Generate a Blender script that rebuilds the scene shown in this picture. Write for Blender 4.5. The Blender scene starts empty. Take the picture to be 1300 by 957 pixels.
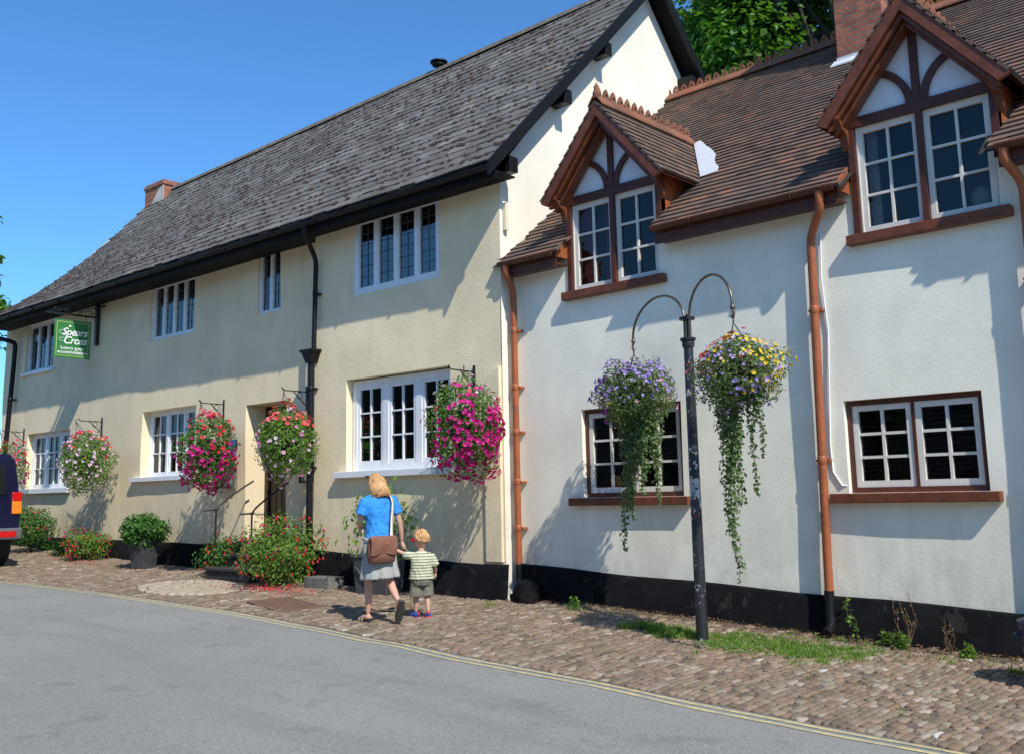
import bpy, bmesh, math, random
from mathutils import Vector, Matrix, noise
R_ = random.Random(7)
PI = math.pi
C = bpy.context.scene.collection
# ------------------------------------------------------------------ frames
TH = math.radians(1.886)                       # the cream house is turned 1.9 degrees against the white one
def y2w(s, n, z): return Vector((math.cos(TH)*s-math.sin(TH)*n, math.sin(TH)*s+math.cos(TH)*n, z))
GT = [(-400,9),(-60,1.9),(-30,1.02),(-22.4,.77),(-16.4,.545),(-11.6,.43),(-9,.37),(-7,.36),(-5.3,.295),(-3.9,.23),(-2.4,.18),(0,.1),(20,-.5),(60,-1.5),(400,-6)]
def lerp_table(T, s):
    if s <= T[0][0]: return T[0][1]
    for (a,za),(b,zb) in zip(T, T[1:]):
        if s <= b: return za+(zb-za)*(s-a)/(b-a)
    return T[-1][1]
def gz(s, n):
    z = lerp_table(GT, s); m = min(n, 9.0)
    z -= .035*(9.0-max(m,6.3)) + .012*max(0, 6.3-max(m,-6))
    return z
EDGE = [(-60,5.2),(-30,5.5),(-20,5.75),(-16.4,6.0),(-14.2,6.28),(-12.2,6.38),(-10.4,6.43),(-8.75,6.36),(-7.5,6.16),(-6.1,6.09),(-4.85,6.12),(-2,6.1),(10,6.0),(60,6.0)]
def edge(s): return lerp_table(EDGE, s)

# ------------------------------------------------------------------ object helpers
OFF = {}
def props(o, label=None, cat=None, group=None, kind=None):
    if label: o['label'] = label
    if cat: o['category'] = cat
    if group: o['group'] = group
    if kind: o['kind'] = kind
    return o
def thing(name, label, cat, base=(0,0,0), rotz=0, group=None, off=None):
    o = bpy.data.objects.new(name, None); C.objects.link(o)
    o.empty_display_size = .1
    o.location = base; o.rotation_euler = (0,0,rotz)
    props(o, label, cat, group)
    if off is not None: OFF[o.name] = Vector(off)
    return o
class MB:
    def __init__(s): s.v=[]; s.f=[]; s.m=[]; s.sm=[]
    def add(s, vs, fs, m=0, smooth=False):
        b=len(s.v); s.v.extend([tuple(x) for x in vs])
        for f in fs: s.f.append(tuple(b+i for i in f)); s.m.append(m); s.sm.append(smooth)
    def box(s, x0,x1,y0,y1,z0,z1,m=0):
        s.hexa([(x0,y0,z0),(x1,y0,z0),(x1,y1,z0),(x0,y1,z0),(x0,y0,z1),(x1,y0,z1),(x1,y1,z1),(x0,y1,z1)],m)
    def hexa(s, p, m=0):
        s.add(p,[(0,3,2,1),(4,5,6,7),(0,1,5,4),(1,2,6,5),(2,3,7,6),(3,0,4,7)],m)
    def obox(s, c, ax, ay, az, m=0):
        c,ax,ay,az=map(Vector,(c,ax,ay,az))
        s.hexa([c-ax-ay-az,c+ax-ay-az,c+ax+ay-az,c-ax+ay-az,c-ax-ay+az,c+ax-ay+az,c+ax+ay+az,c-ax+ay+az],m)
    def bar(s, a, b, w, h, up=(0,0,1), m=0):
        a,b,up=Vector(a),Vector(b),Vector(up); d=(b-a); L=d.length; d.normalize()
        x=d.cross(up).normalized(); z=x.cross(d)
        s.obox((a+b)/2, d*(L/2), x*(w/2), z*(h/2), m)
    def tube(s, pts, r, seg=8, m=0, caps=True, smooth=True):
        pts=[Vector(p) for p in pts]; n=len(pts)
        rs=r if isinstance(r,(list,tuple)) else [r]*n
        T=[]
        for i in range(n):
            t=(pts[min(i+1,n-1)]-pts[max(i-1,0)])
            T.append(t.normalized() if t.length>1e-9 else Vector((0,0,1)))
        a=Vector((0,0,1)) if abs(T[0].z)<.9 else Vector((1,0,0))
        x=T[0].cross(a).normalized(); vs=[]
        for i in range(n):
            x=(x-T[i]*x.dot(T[i])).normalized(); y=T[i].cross(x)
            for k in range(seg):
                g=2*PI*k/seg; vs.append(pts[i]+x*(rs[i]*math.cos(g))+y*(rs[i]*math.sin(g)))
        fs=[(i*seg+k,i*seg+(k+1)%seg,(i+1)*seg+(k+1)%seg,(i+1)*seg+k) for i in range(n-1) for k in range(seg)]
        s.add(vs,fs,m,smooth)
        if caps:
            s.add(vs[:seg],[tuple(reversed(range(seg)))],m); s.add(vs[-seg:],[tuple(range(seg))],m)
    def lathe(s, prof, c=(0,0,0), seg=16, m=0, sx=1, sy=1, smooth=True):
        vs=[];n=len(prof)
        for r,z in prof:
            for k in range(seg):
                g=2*PI*k/seg; vs.append((c[0]+r*sx*math.cos(g),c[1]+r*sy*math.sin(g),c[2]+z))
        fs=[(i*seg+k,i*seg+(k+1)%seg,(i+1)*seg+(k+1)%seg,(i+1)*seg+k) for i in range(n-1) for k in range(seg)]
        fs+= [tuple(reversed(range(seg))), tuple((n-1)*seg+k for k in range(seg))]
        s.add(vs,fs,m,smooth)
    def prism(s, poly, o, ux, uy, ext, m=0):
        """poly in 2D placed at o + ux*a + uy*b and extruded by vector ext"""
        o,ux,uy,ext=map(Vector,(o,ux,uy,ext)); k=len(poly)
        A=[o+ux*a+uy*b for a,b in poly]; B=[p+ext for p in A]
        s.add(A+B,[tuple(range(k)),tuple(reversed(range(k,2*k)))]+[(i,i+k,(i+1)%k+k,(i+1)%k) for i in range(k)],m)
    def build(s, name, mats, parent=None, loc=None, rot=None, bevel=0, recalc=True):
        if not isinstance(mats,(list,tuple)): mats=[mats]
        me=bpy.data.meshes.new(name)
        off=OFF.get(parent.name) if parent else None
        vs=[tuple(Vector(v)-off) for v in s.v] if off is not None else s.v
        me.from_pydata(vs,[],s.f)
        for mt in mats: me.materials.append(mt)
        me.polygons.foreach_set('material_index',s.m); me.polygons.foreach_set('use_smooth',s.sm)
        me.update()
        bm=bmesh.new(); bm.from_mesh(me); 
        if recalc and len(bm.faces)<4000: bmesh.ops.recalc_face_normals(bm, faces=bm.faces)
        bm.to_mesh(me); bm.free()
        o=bpy.data.objects.new(name,me); C.objects.link(o)
        if parent:
            o.parent=parent
            if off is not None: OFF[o.name]=off
        if loc is not None: o.location=loc
        if rot is not None: o.rotation_euler=rot
        if bevel:
            b=o.modifiers.new('bevel','BEVEL'); b.width=bevel; b.segments=2; b.limit_method='ANGLE'; b.angle_limit=math.radians(40)
        return o

# ------------------------------------------------------------------ materials
def srgb(r,g,b): return tuple(((x/255)/12.92 if x/255<=.04045 else ((x/255+.055)/1.055)**2.4) for x in (r,g,b))+(1,)
def nodes(name):
    m=bpy.data.materials.new(name); m.use_nodes=True; nt=m.node_tree
    return m,nt,nt.nodes['Principled BSDF'],nt.nodes.new,nt.links.new
def ramp(nt, stops, src):
    r=nt.nodes.new('ShaderNodeValToRGB'); e=r.color_ramp.elements
    while len(e)<len(stops): e.new(.5)
    for el,(p,c) in zip(e,stops): el.position=p; el.color=tuple(c)[:3]+(1,)
    nt.links.new(src,r.inputs[0]); return r.outputs[0]
def mixc(nt, f, a, b, mode='MIX'):
    m=nt.nodes.new('ShaderNodeMix'); m.data_type='RGBA'; m.blend_type=mode
    for inp,v in ((m.inputs[0],f),(m.inputs[6],a),(m.inputs[7],b)):
        if isinstance(v,(int,float)): inp.default_value=v
        elif isinstance(v,tuple): inp.default_value=tuple(v)[:3]+(1,)
        else: nt.links.new(v,inp)
    return m.outputs[2]
def coords(nt, scale=(1,1,1), kind='Object'):
    t=nt.nodes.new('ShaderNodeTexCoord'); mp=nt.nodes.new('ShaderNodeMapping'); mp.inputs['Scale'].default_value=scale
    nt.links.new(t.outputs[kind],mp.inputs[0]); return mp.outputs[0]
def noi(nt, vec, scale, detail=4, rough=.55, dist=0):
    n=nt.nodes.new('ShaderNodeTexNoise'); n.inputs['Scale'].default_value=scale; n.inputs['Detail'].default_value=detail
    n.inputs['Roughness'].default_value=rough; n.inputs['Distortion'].default_value=dist
    nt.links.new(vec,n.inputs['Vector']); return n.outputs[0]
def bump(nt, bs, h, dist, strength=1, prev=None):
    b=nt.nodes.new('ShaderNodeBump'); b.inputs['Distance'].default_value=dist; b.inputs['Strength'].default_value=strength
    nt.links.new(h,b.inputs['Height'])
    if prev: nt.links.new(prev,b.inputs['Normal'])
    nt.links.new(b.outputs[0],bs.inputs['Normal']); return b.outputs[0]
def plain(name, col, rough=.6, var=.15, scale=6, bmp=0, bscale=60, metal=0, spec=.5, wear=None):
    m,nt,bs,N,L=nodes(name); v=coords(nt)
    c0=tuple(x*(1-var) for x in col[:3]); c1=tuple(min(1,x*(1+var)) for x in col[:3])
    c=ramp(nt,[(.3,c0),(.7,c1)],noi(nt,v,scale,6,.6))
    if wear:
        c=mixc(nt,ramp(nt,[(.58,(0,0,0)),(.61,(1,1,1))],noi(nt,v,wear[1],7,.75)),c,wear[0])
    L(c,bs.inputs['Base Color']); bs.inputs['Roughness'].default_value=rough; bs.inputs['Metallic'].default_value=metal
    bs.inputs['Specular IOR Level'].default_value=spec
    if bmp: bump(nt,bs,noi(nt,v,bscale,5,.65),bmp)
    return m
def render_wall(name, col, stain, dist=.006, rough=.9):
    """roughcast wall paint: fine pebbly bump, soft blotches, vertical rain streaks, dirt near the ground"""
    m,nt,bs,N,L=nodes(name); v=coords(nt)
    a=noi(nt,v,1.1,6,.6); c=ramp(nt,[(.28,tuple(x*.86 for x in col[:3])),(.7,tuple(min(1,x*1.05) for x in col[:3]))],a)
    st=noi(nt,coords(nt,(3.2,3.2,.28)),1.6,6,.65)
    c=mixc(nt,ramp(nt,[(.52,(0,0,0)),(.78,(.5,.5,.5))],st),c,stain)
    sz=N('ShaderNodeSeparateXYZ'); L(v,sz.inputs[0]); mr=N('ShaderNodeMapRange'); mr.inputs[1].default_value=.35; mr.inputs[2].default_value=1.5; mr.inputs[3].default_value=.85; mr.inputs[4].default_value=.0; L(sz.outputs[2],mr.inputs[0])
    ml=N('ShaderNodeMath'); ml.operation='MULTIPLY'; L(mr.outputs[0],ml.inputs[0]); L(ramp(nt,[(.35,(0,0,0)),(.7,(1,1,1))],noi(nt,coords(nt,(1,1,.45)),5,6,.7)),ml.inputs[1])
    c=mixc(nt,ml.outputs[0],c,tuple(x*.72 for x in stain[:3]))
    c=mixc(nt,ramp(nt,[(.57,(0,0,0)),(.60,(.30,.30,.30))],noi(nt,v,.75,4,.5,.6)),c,tuple(min(1,x*1.08) for x in col[:3]))
    fine=noi(nt,v,26,4,.7); c=mixc(nt,ramp(nt,[(.62,(0,0,0)),(.8,(.35,.35,.35))],fine),c,tuple(x*.7 for x in stain[:3]))
    L(c,bs.inputs['Base Color']); bs.inputs['Roughness'].default_value=rough; bs.inputs['Specular IOR Level'].default_value=.2
    n1=bump(nt,bs,noi(nt,v,2.2,3,.5),dist*1.3,.6)
    vo=N('ShaderNodeTexVoronoi'); vo.inputs['Scale'].default_value=46; vo.feature='SMOOTH_F1'; L(v,vo.inputs['Vector'])
    n2=bump(nt,bs,noi(nt,v,34,5,.7),dist*.75,.8,n1)
    bump(nt,bs,vo.outputs['Distance'],dist*.55,.7,n2)
    return m
def tile_mat(name, stops, moss, lich, rough=.85, mossamt=(.55,.7)):
    m,nt,bs,N,L=nodes(name); g=N('ShaderNodeNewGeometry'); v=coords(nt)
    c=ramp(nt,stops,g.outputs['Random Per Island'])
    c=mixc(nt,ramp(nt,[(.35,(0,0,0)),(.75,(.75,.75,.75))],noi(nt,v,1.3,5,.6)),c,moss)
    c=mixc(nt,ramp(nt,[(mossamt[0],(0,0,0)),(mossamt[1],(.9,.9,.9))],noi(nt,v,9,6,.7)),c,moss)
    c=mixc(nt,ramp(nt,[(.69,(0,0,0)),(.72,(1,1,1))],noi(nt,v,4.3,5,.75)),c,lich)
    c=mixc(nt,ramp(nt,[(.66,(0,0,0)),(.7,(.8,.8,.8))],noi(nt,v,17,5,.7)),c,(.34,.32,.29))
    L(c,bs.inputs['Base Color']); bs.inputs['Roughness'].default_value=rough; bs.inputs['Specular IOR Level'].default_value=.3
    bump(nt,bs,noi(nt,v,45,5,.7),.006)
    return m
def leaf_mat(name, a, b, trans=.35):
    m,nt,bs,N,L=nodes(name); g=N('ShaderNodeNewGeometry')
    c=ramp(nt,[(0,a),(1,b)],g.outputs['Random Per Island'])
    L(c,bs.inputs['Base Color']); bs.inputs['Roughness'].default_value=.5; bs.inputs['Specular IOR Level'].default_value=.35
    t=N('ShaderNodeBsdfTranslucent'); L(mixc(nt,.5,c,(b[0]*1.3,b[1]*1.5,b[2]*.6)),t.inputs[0])
    mx=N('ShaderNodeMixShader'); mx.inputs[0].default_value=trans
    L(bs.outputs[0],mx.inputs[1]); L(t.outputs[0],mx.inputs[2]); L(mx.outputs[0],nt.nodes['Material Output'].inputs[0])
    return m
def glass_mat(name, tint=(.75,.78,.78), refl=1.6, rough=.01):
    m,nt,bs,N,L=nodes(name); nt.nodes.remove(bs)
    tr=N('ShaderNodeBsdfTransparent'); tr.inputs[0].default_value=tuple(tint)+(1,)
    gl=N('ShaderNodeBsdfGlossy'); gl.inputs['Roughness'].default_value=rough
    fr=N('ShaderNodeFresnel'); fr.inputs[0].default_value=refl
    v=coords(nt); b=N('ShaderNodeBump'); b.inputs['Distance'].default_value=.01; b.inputs['Strength'].default_value=.35; L(noi(nt,v,2.5,2,.4),b.inputs['Height'])
    L(b.outputs[0],gl.inputs['Normal'])
    mx=N('ShaderNodeMixShader'); L(fr.outputs[0],mx.inputs[0]); L(tr.outputs[0],mx.inputs[1]); L(gl.outputs[0],mx.inputs[2])
    L(mx.outputs[0],nt.nodes['Material Output'].inputs[0]); return m
M={}
M['cream']=render_wall('cream_roughcast',(.88,.735,.48),(.68,.555,.37),.005)
M['creamlight']=render_wall('pale_cream_render',(.80,.72,.52),(.6,.53,.38),.004)
M['white']=render_wall('white_render',(.93,.885,.725),(.80,.75,.60),.0022)
M['plinth']=plain('black_plinth_paint',(.007,.007,.0075),.85,.4,4,.003,30,spec=.12,wear=((.022,.021,.02),5))
M['wframe']=plain('white_gloss_paint',(.78,.79,.80),.35,.04,5)
M['cframe']=plain('cream_window_paint',(.72,.68,.60),.4,.06,5)
M['brown']=plain('chestnut_timber_paint',(.155,.042,.014),.5,.35,9,.003,45,wear=((.09,.045,.03),11))
M['dbrown']=plain('dark_chestnut_paint',(.085,.022,.009),.5,.35,9,.002,50)
M['pipe']=plain('rust_brown_pipe_paint',(.34,.092,.028),.5,.2,5,.002,40,wear=((.20,.075,.04),13))
M['black']=plain('black_gutter_paint',(.007,.007,.008),.5,.3,6,spec=.3)
M['iron']=plain('wrought_iron',(.02,.02,.022),.45,.3,30,.0015,80,metal=.3)
M['postpaint']=plain('chipped_black_post_paint',(.022,.023,.027),.4,.3,12,.002,60,wear=((.50,.49,.46),7))
M['bronze']=plain('weathered_bronze_arch',(.16,.13,.09),.35,.3,14,metal=.7)
M['glass']=glass_mat('window_glass',refl=1.6)
M['glassblue']=glass_mat('old_reflective_glass',refl=2.5)
M['lead']=plain('window_lead',(.10,.10,.11),.5,.2,20,metal=.3)
M['inside']=plain('painted_room_dark',(.012,.011,.010),.95,.2,2,spec=0)  # near-black colour puts the dimness of unlit rooms into the surface
M['curtain']=plain('pale_curtain',(.42,.42,.40),.9,.15,10)
M['redcurtain']=plain('crimson_curtain',(.25,.012,.03),.9,.25,10)
M['blind']=plain('brown_slat_blind',(.035,.022,.015),.5,.3,8)
M['clay']=tile_mat('clay_roof_tile',[(0,(.105,.068,.052)),(.35,(.145,.092,.070)),(.75,(.19,.115,.084)),(.93,(.23,.12,.08)),(1,(.32,.135,.08))],(.115,.092,.070),(.20,.17,.035))
M['slate']=tile_mat('weathered_stone_slate',[(0,(.125,.118,.108)),(.5,(.165,.156,.142)),(.85,(.20,.19,.17)),(1,(.25,.235,.205))],(.085,.066,.045),(.30,.15,.03),mossamt=(.56,.72))
M['ridge']=tile_mat('terracotta_ridge',[(0,(.24,.085,.045)),(1,(.34,.13,.07))],(.12,.075,.05),(.22,.2,.08))
M['dridge']=plain('dark_ridge_tile',(.17,.14,.105),.85,.4,7,.004,30)
M['moss']=plain('roof_moss',(.050,.030,.020),.95,.35,20,.004,80)
M['flash']=plain('lead_flashing',(.62,.64,.66),.45,.12,25,.004,40)
M['soffit']=plain('black_soffit',(.007,.007,.008),.7,.25,5,spec=.2)
M['roofdeck']=plain('roof_underside_boards',(.03,.022,.018),.9,.2,4)
M['wood']=plain('dark_oak_door',(.035,.018,.012),.5,.3,5,.003,30)
M['stone']=plain('grey_step_stone',(.15,.14,.125),.85,.3,6,.008,25)
M['darkstone']=plain('dark_painted_stone',(.035,.034,.033),.8,.35,6,.006,25,wear=((.14,.13,.115),4))
def cobble_mat():
    m,nt,bs,N,L=nodes('cobble_stone'); g=N('ShaderNodeNewGeometry'); v=coords(nt)
    c=ramp(nt,[(0,(.12,.09,.062)),(.15,(.235,.155,.10)),(.3,(.175,.14,.10)),(.45,(.265,.175,.118)),(.6,(.215,.162,.115)),(.75,(.31,.215,.145)),(.88,(.27,.225,.165)),(.993,(.40,.32,.25)),(1,(.60,.56,.49))],g.outputs['Random Per Island'])
    c=mixc(nt,ramp(nt,[(.45,(0,0,0)),(.7,(.6,.6,.6))],noi(nt,v,2.2,5,.65)),c,(.21,.165,.115))
    c=mixc(nt,ramp(nt,[(.6,(0,0,0)),(.78,(.7,.7,.7))],noi(nt,v,30,5,.7)),c,(.15,.11,.085))
    L(c,bs.inputs['Base Color']); bs.inputs['Roughness'].default_value=.85; bs.inputs['Specular IOR Level'].default_value=.25
    bump(nt,bs,noi(nt,v,38,5,.65),.01); return m
M['cobble']=cobble_mat()
def asphalt():
    m,nt,bs,N,L=nodes('asphalt'); v=coords(nt)
    c=ramp(nt,[(.3,(.215,.212,.185)),(.7,(.27,.268,.235))],noi(nt,v,.8,6,.6))
    f=noi(nt,v,60,4,.8); c=mixc(nt,ramp(nt,[(.45,(0,0,0)),(.68,(.75,.75,.75))],f),c,(.40,.39,.36))
    f2=noi(nt,v,48,4,.8); c=mixc(nt,ramp(nt,[(.55,(0,0,0)),(.66,(.8,.8,.8))],f2),c,(.09,.09,.085))
    tr=noi(nt,coords(nt,(.25,2.2,1)),1.2,5,.6); c=mixc(nt,ramp(nt,[(.5,(0,0,0)),(.75,(.4,.4,.4))],tr),c,(.15,.155,.15))
    L(c,bs.inputs['Base Color']); bs.inputs['Roughness'].default_value=.85; bs.inputs['Specular IOR Level'].default_value=.3
    pt=noi(nt,v,2.7,4,.6); c=mixc(nt,ramp(nt,[(.60,(0,0,0)),(.66,(.45,.45,.45))],pt),c,(.17,.168,.155))
    sp=noi(nt,v,190,2,.6); c=mixc(nt,ramp(nt,[(.60,(0,0,0)),(.66,(.8,.8,.8))],sp),c,(.46,.45,.42))
    L(c,bs.inputs['Base Color'])
    bump(nt,bs,f,.010); return m
M['asphalt']=asphalt()
def lines_mat():
    m,nt,bs,N,L=nodes('worn_yellow_line'); v=coords(nt)
    c=mixc(nt,ramp(nt,[(.42,(0,0,0)),(.58,(1,1,1))],noi(nt,v,14,6,.75)),(.56,.46,.20),(.34,.31,.22))
    L(c,bs.inputs['Base Color']); bs.inputs['Roughness'].default_value=.8; return m
M['lines']=lines_mat()
def ground_mat():
    m,nt,bs,N,L=nodes('ground_earth'); v=coords(nt)
    c=ramp(nt,[(.3,(.10,.07,.052)),(.55,(.17,.125,.092)),(.75,(.25,.19,.14))],noi(nt,v,7,6,.7))
    c=mixc(nt,ramp(nt,[(.58,(0,0,0)),(.66,(.8,.8,.8))],noi(nt,v,3.1,6,.7)),c,(.07,.085,.025))
    L(c,bs.inputs['Base Color']); bs.inputs['Roughness'].default_value=.95
    bump(nt,bs,noi(nt,v,60,5,.7),.012); return m
M['ground']=ground_mat()
def brick_mat():
    m,nt,bs,N,L=nodes('red_brick'); v=coords(nt)
    g=N('ShaderNodeNewGeometry'); sep=N('ShaderNodeSeparateXYZ'); L(v,sep.inputs[0]); sn=N('ShaderNodeSeparateXYZ'); L(g.outputs['True Normal'],sn.inputs[0])
    ab=N('ShaderNodeMath'); ab.operation='ABSOLUTE'; L(sn.outputs[0],ab.inputs[0])
    gt=N('ShaderNodeMath'); gt.operation='GREATER_THAN'; gt.inputs[1].default_value=.7; L(ab.outputs[0],gt.inputs[0])
    mx=N('ShaderNodeMix'); L(gt.outputs[0],mx.inputs[0]); L(sep.outputs[0],mx.inputs[2]); L(sep.outputs[1],mx.inputs[3])
    cb=N('ShaderNodeCombineXYZ'); L(mx.outputs[0],cb.inputs[0]); L(sep.outputs[2],cb.inputs[1])
    b=N('ShaderNodeTexBrick'); b.inputs['Scale'].default_value=1; b.inputs['Brick Width'].default_value=.225; b.inputs['Row Height'].default_value=.075
    b.inputs['Mortar Size'].default_value=.008; b.inputs['Mortar Smooth'].default_value=.2
    b.inputs['Color1'].default_value=(.46,.15,.08,1); b.inputs['Color2'].default_value=(.20,.07,.045,1); b.inputs['Bias'].default_value=-.2; b.inputs['Mortar'].default_value=(.26,.19,.14,1)
    L(cb.outputs[0],b.inputs['Vector'])
    c=mixc(nt,ramp(nt,[(.45,(0,0,0)),(.7,(.7,.7,.7))],noi(nt,v,6,6,.7)),b.outputs[0],(.15,.075,.05))
    L(c,bs.inputs['Base Color']); bs.inputs['Roughness'].default_value=.9
    inv=N('ShaderNodeMath'); inv.operation='SUBTRACT'; inv.inputs[0].default_value=1; L(b.outputs['Fac'],inv.inputs[1])
    n=bump(nt,bs,inv.outputs[0],.012); bump(nt,bs,noi(nt,v,40,5,.7),.01,1,n); return m
M['brick']=brick_mat()
# plants
M['leafA']=leaf_mat('petunia_leaf',(.055,.12,.02),(.16,.29,.05))
M['leafB']=leaf_mat('shrub_leaf',(.03,.09,.015),(.10,.24,.04),.3)
M['leafC']=leaf_mat('fuchsia_leaf',(.08,.17,.025),(.22,.36,.06))
M['leafD']=leaf_mat('trailing_leaf',(.06,.10,.03),(.20,.28,.10))
M['treeleaf']=leaf_mat('sycamore_leaf',(.035,.10,.010),(.14,.29,.03),.4)
M['grass']=leaf_mat('grass_blade',(.08,.17,.02),(.20,.33,.05),.3)
M['dry']=leaf_mat('dry_stem',(.16,.09,.05),(.30,.20,.11),.2)
M['bark']=plain('bark',(.06,.048,.036),.95,.3,8,.02,14)
M['stem']=plain('green_stem',(.06,.08,.03),.7,.3,12)
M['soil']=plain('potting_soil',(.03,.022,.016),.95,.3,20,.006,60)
def petal(name,a,b): return leaf_mat(name,a,b,.3)
M['magenta']=petal('magenta_petal',(.42,.004,.13),(.72,.02,.30))
M['pink']=petal('pink_petal',(.62,.16,.38),(.80,.42,.60))
M['palepink']=petal('pale_pink_petal',(.66,.40,.60),(.82,.66,.78))
M['red']=petal('red_petal',(.62,.012,.02),(.85,.05,.06))
M['coral']=petal('coral_petal',(.75,.07,.09),(.85,.16,.15))
M['whitep']=petal('white_petal',(.78,.78,.76),(.85,.85,.84))
M['purple']=petal('violet_petal',(.25,.16,.60),(.48,.36,.82))
M['dpurple']=petal('deep_purple_petal',(.12,.01,.30),(.25,.03,.5))
M['yellow']=petal('yellow_petal',(.75,.45,.01),(.85,.62,.04))
M['cdark']=plain('flower_eye',(.10,.01,.06),.7)
M['cyel']=plain('flower_heart',(.7,.5,.1),.7)

# ------------------------------------------------------------------ ground, road, paving
mb=MB()
xs=[-400,-250,-150,-100,-60,-45,-30]+[ -28+i*.5 for i in range(73)]+[12,16,20,30,45,60,100,200,400]
ys=[-400,-200,-100,-50,-25,-12,-6]+[-5+i*.5 for i in range(30)]+[12,16,20,30,60,100,200,400]
for y in ys:
    for x in xs: mb.v.append((x,y,gz(x,y)-(.003 if -5<y<9.3 else .0)))
nx=len(xs)
for j in range(len(ys)-1):
    for i in range(nx-1): mb.f.append((j*nx+i,j*nx+i+1,(j+1)*nx+i+1,(j+1)*nx+i)); mb.m.append(0); mb.sm.append(True)
props(mb.build('ground',M['ground']),kind='structure')
def strip(name, s0, s1, ds, offs, mat, lift):
    """sheet following the road edge; offs: list of n offsets from the edge (or absolute when callable)"""
    mb=MB(); n=int((s1-s0)/ds); k=len(offs)
    for i in range(n+1):
        s=s0+(s1-s0)*i/n
        for o in offs:
            y=o(s) if callable(o) else edge(s)+o
            mb.v.append((s,y,gz(s,y)+lift))
    for i in range(n):
        for j in range(k-1): mb.f.append((i*k+j,(i+1)*k+j,(i+1)*k+j+1,i*k+j+1)); mb.m.append(0); mb.sm.append(True)
    return props(mb.build(name,mat),kind='structure')
wob=lambda s:.012*math.sin(s*2.3)+.008*math.sin(s*5.1)
strip('road',-60,40,.5,[lambda s:-3.2,lambda s:0,lambda s:3,lambda s:edge(s)-.6,lambda s:edge(s)],M['asphalt'],.004)
mb_lines=None
strip('road_marking',-60,30,.25,[lambda s:edge(s)-.075+wob(s),lambda s:edge(s)-.03+wob(s)],M['lines'],.008)
strip('road_marking',-60,30,.25,[lambda s:edge(s)-.175+wob(s),lambda s:edge(s)-.13+wob(s)],M['lines'],.008)

DISC=(-12.95,7.28,.95,.62)
def in_disc(s,n,k=1): return ((s-DISC[0])/DISC[2])**2+((n-DISC[1])/DISC[3])**2 < k
def in_cover(s,n): return -10.95<s<-9.8 and 6.83<n<7.35
mb=MB(); rr=random.Random(3)
s=-27.0
while s<4.5:
    w=rr.uniform(.048,.076); n=edge(s)+.02+rr.uniform(0,.05)
    top=(9.17+.0329*s if s<-11.9 else 9.0+.0329*s)-.03 if s<-8.2 else 8.91
    while n<top:
        L=rr.uniform(.07,.15); cx=s+w/2+.07*math.sin(n*1.9+s*.35)+.25*(n-7)*.0; cy=n+L/2
        cx+=rr.uniform(-.008,.008)
        gap=n>8.62 and rr.random()<.75
        if not in_disc(cx,cy,1.12) and not in_cover(cx,cy) and rr.random()>.05+.16*max(0,noise.noise(Vector((cx*1.3,cy*1.3,2)))) and not gap:
            a=rr.uniform(-.09,.09); ca,sa=math.cos(a),math.sin(a); hw=w/2*.95; hl=L/2*.965
            h=rr.uniform(.004,.015); tx,ty=rr.uniform(-.09,.09),rr.uniform(-.07,.07)
            vs=[]
            for ring,(k,z) in enumerate(((1,-.015),(.95,h*.62),(.80,h))):
                for (a_,b_) in ((-1,-.72),(-.7,-1),(.7,-1),(1,-.72),(1,.72),(.7,1),(-.7,1),(-1,.72)):
                    x=a_*hw*k; y=b_*hl*(1-(1-k)*hw/hl*1.2); 
                    X=cx+x*ca-y*sa; Y=cy+x*sa+y*ca
                    vs.append((X,Y,gz(X,Y)+z+tx*x+ty*y))
            fs=[(r*8+i,r*8+(i+1)%8,(r+1)*8+(i+1)%8,(r+1)*8+i) for r in range(2) for i in range(8)]+[tuple(range(16,24))]
            mb.add(vs,fs,0,True)
        n+=L
    s+=w
props(mb.build('pavement',M['cobble']),kind='structure')
# round paving in front of the steps: rings of wedge stones with a raised rim
mb=MB(); rr=random.Random(5)
rings=[(0,.16,1),(.17,.36,9),(.37,.58,15),(.59,.80,22),(.84,1.0,34)]
for r0,r1,k in rings:
    for i in range(k):
        a0=2*PI*(i+.04)/k+r0*3; a1=2*PI*(i+.96)/k+r0*3; h=rr.uniform(.010,.018)+(.006 if r0>.8 else 0)
        P=[]
        for (r,a) in ((r0,a0),(r1,a0),(r1,(a0+a1)/2),(r1,a1),(r0,a1)) if k>1 else [(r1,j*PI/3) for j in range(6)]:
            P.append((DISC[0]+DISC[2]*r*math.cos(a),DISC[1]+DISC[3]*r*math.sin(a)))
        cx=sum(p[0] for p in P)/len(P); cy=sum(p[1] for p in P)/len(P); q=len(P)
        vs=[(x,y,gz(x,y)-.02) for x,y in P]+[(x,y,gz(x,y)+h*.6) for x,y in P]+[(cx+(x-cx)*.84,cy+(y-cy)*.84,gz(x,y)+h) for x,y in P]
        mb.add(vs,[(r*q+j,r*q+(j+1)%q,(r+1)*q+(j+1)%q,(r+1)*q+j) for r in range(2) for j in range(q)]+[tuple(range(2*q,3*q))],0,True)
M['disc']=plain('pale_paving_stone',(.40,.33,.23),.85,.25,9,.008,40)
props(mb.build('circular_paving',M['disc']),kind='structure')
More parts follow.
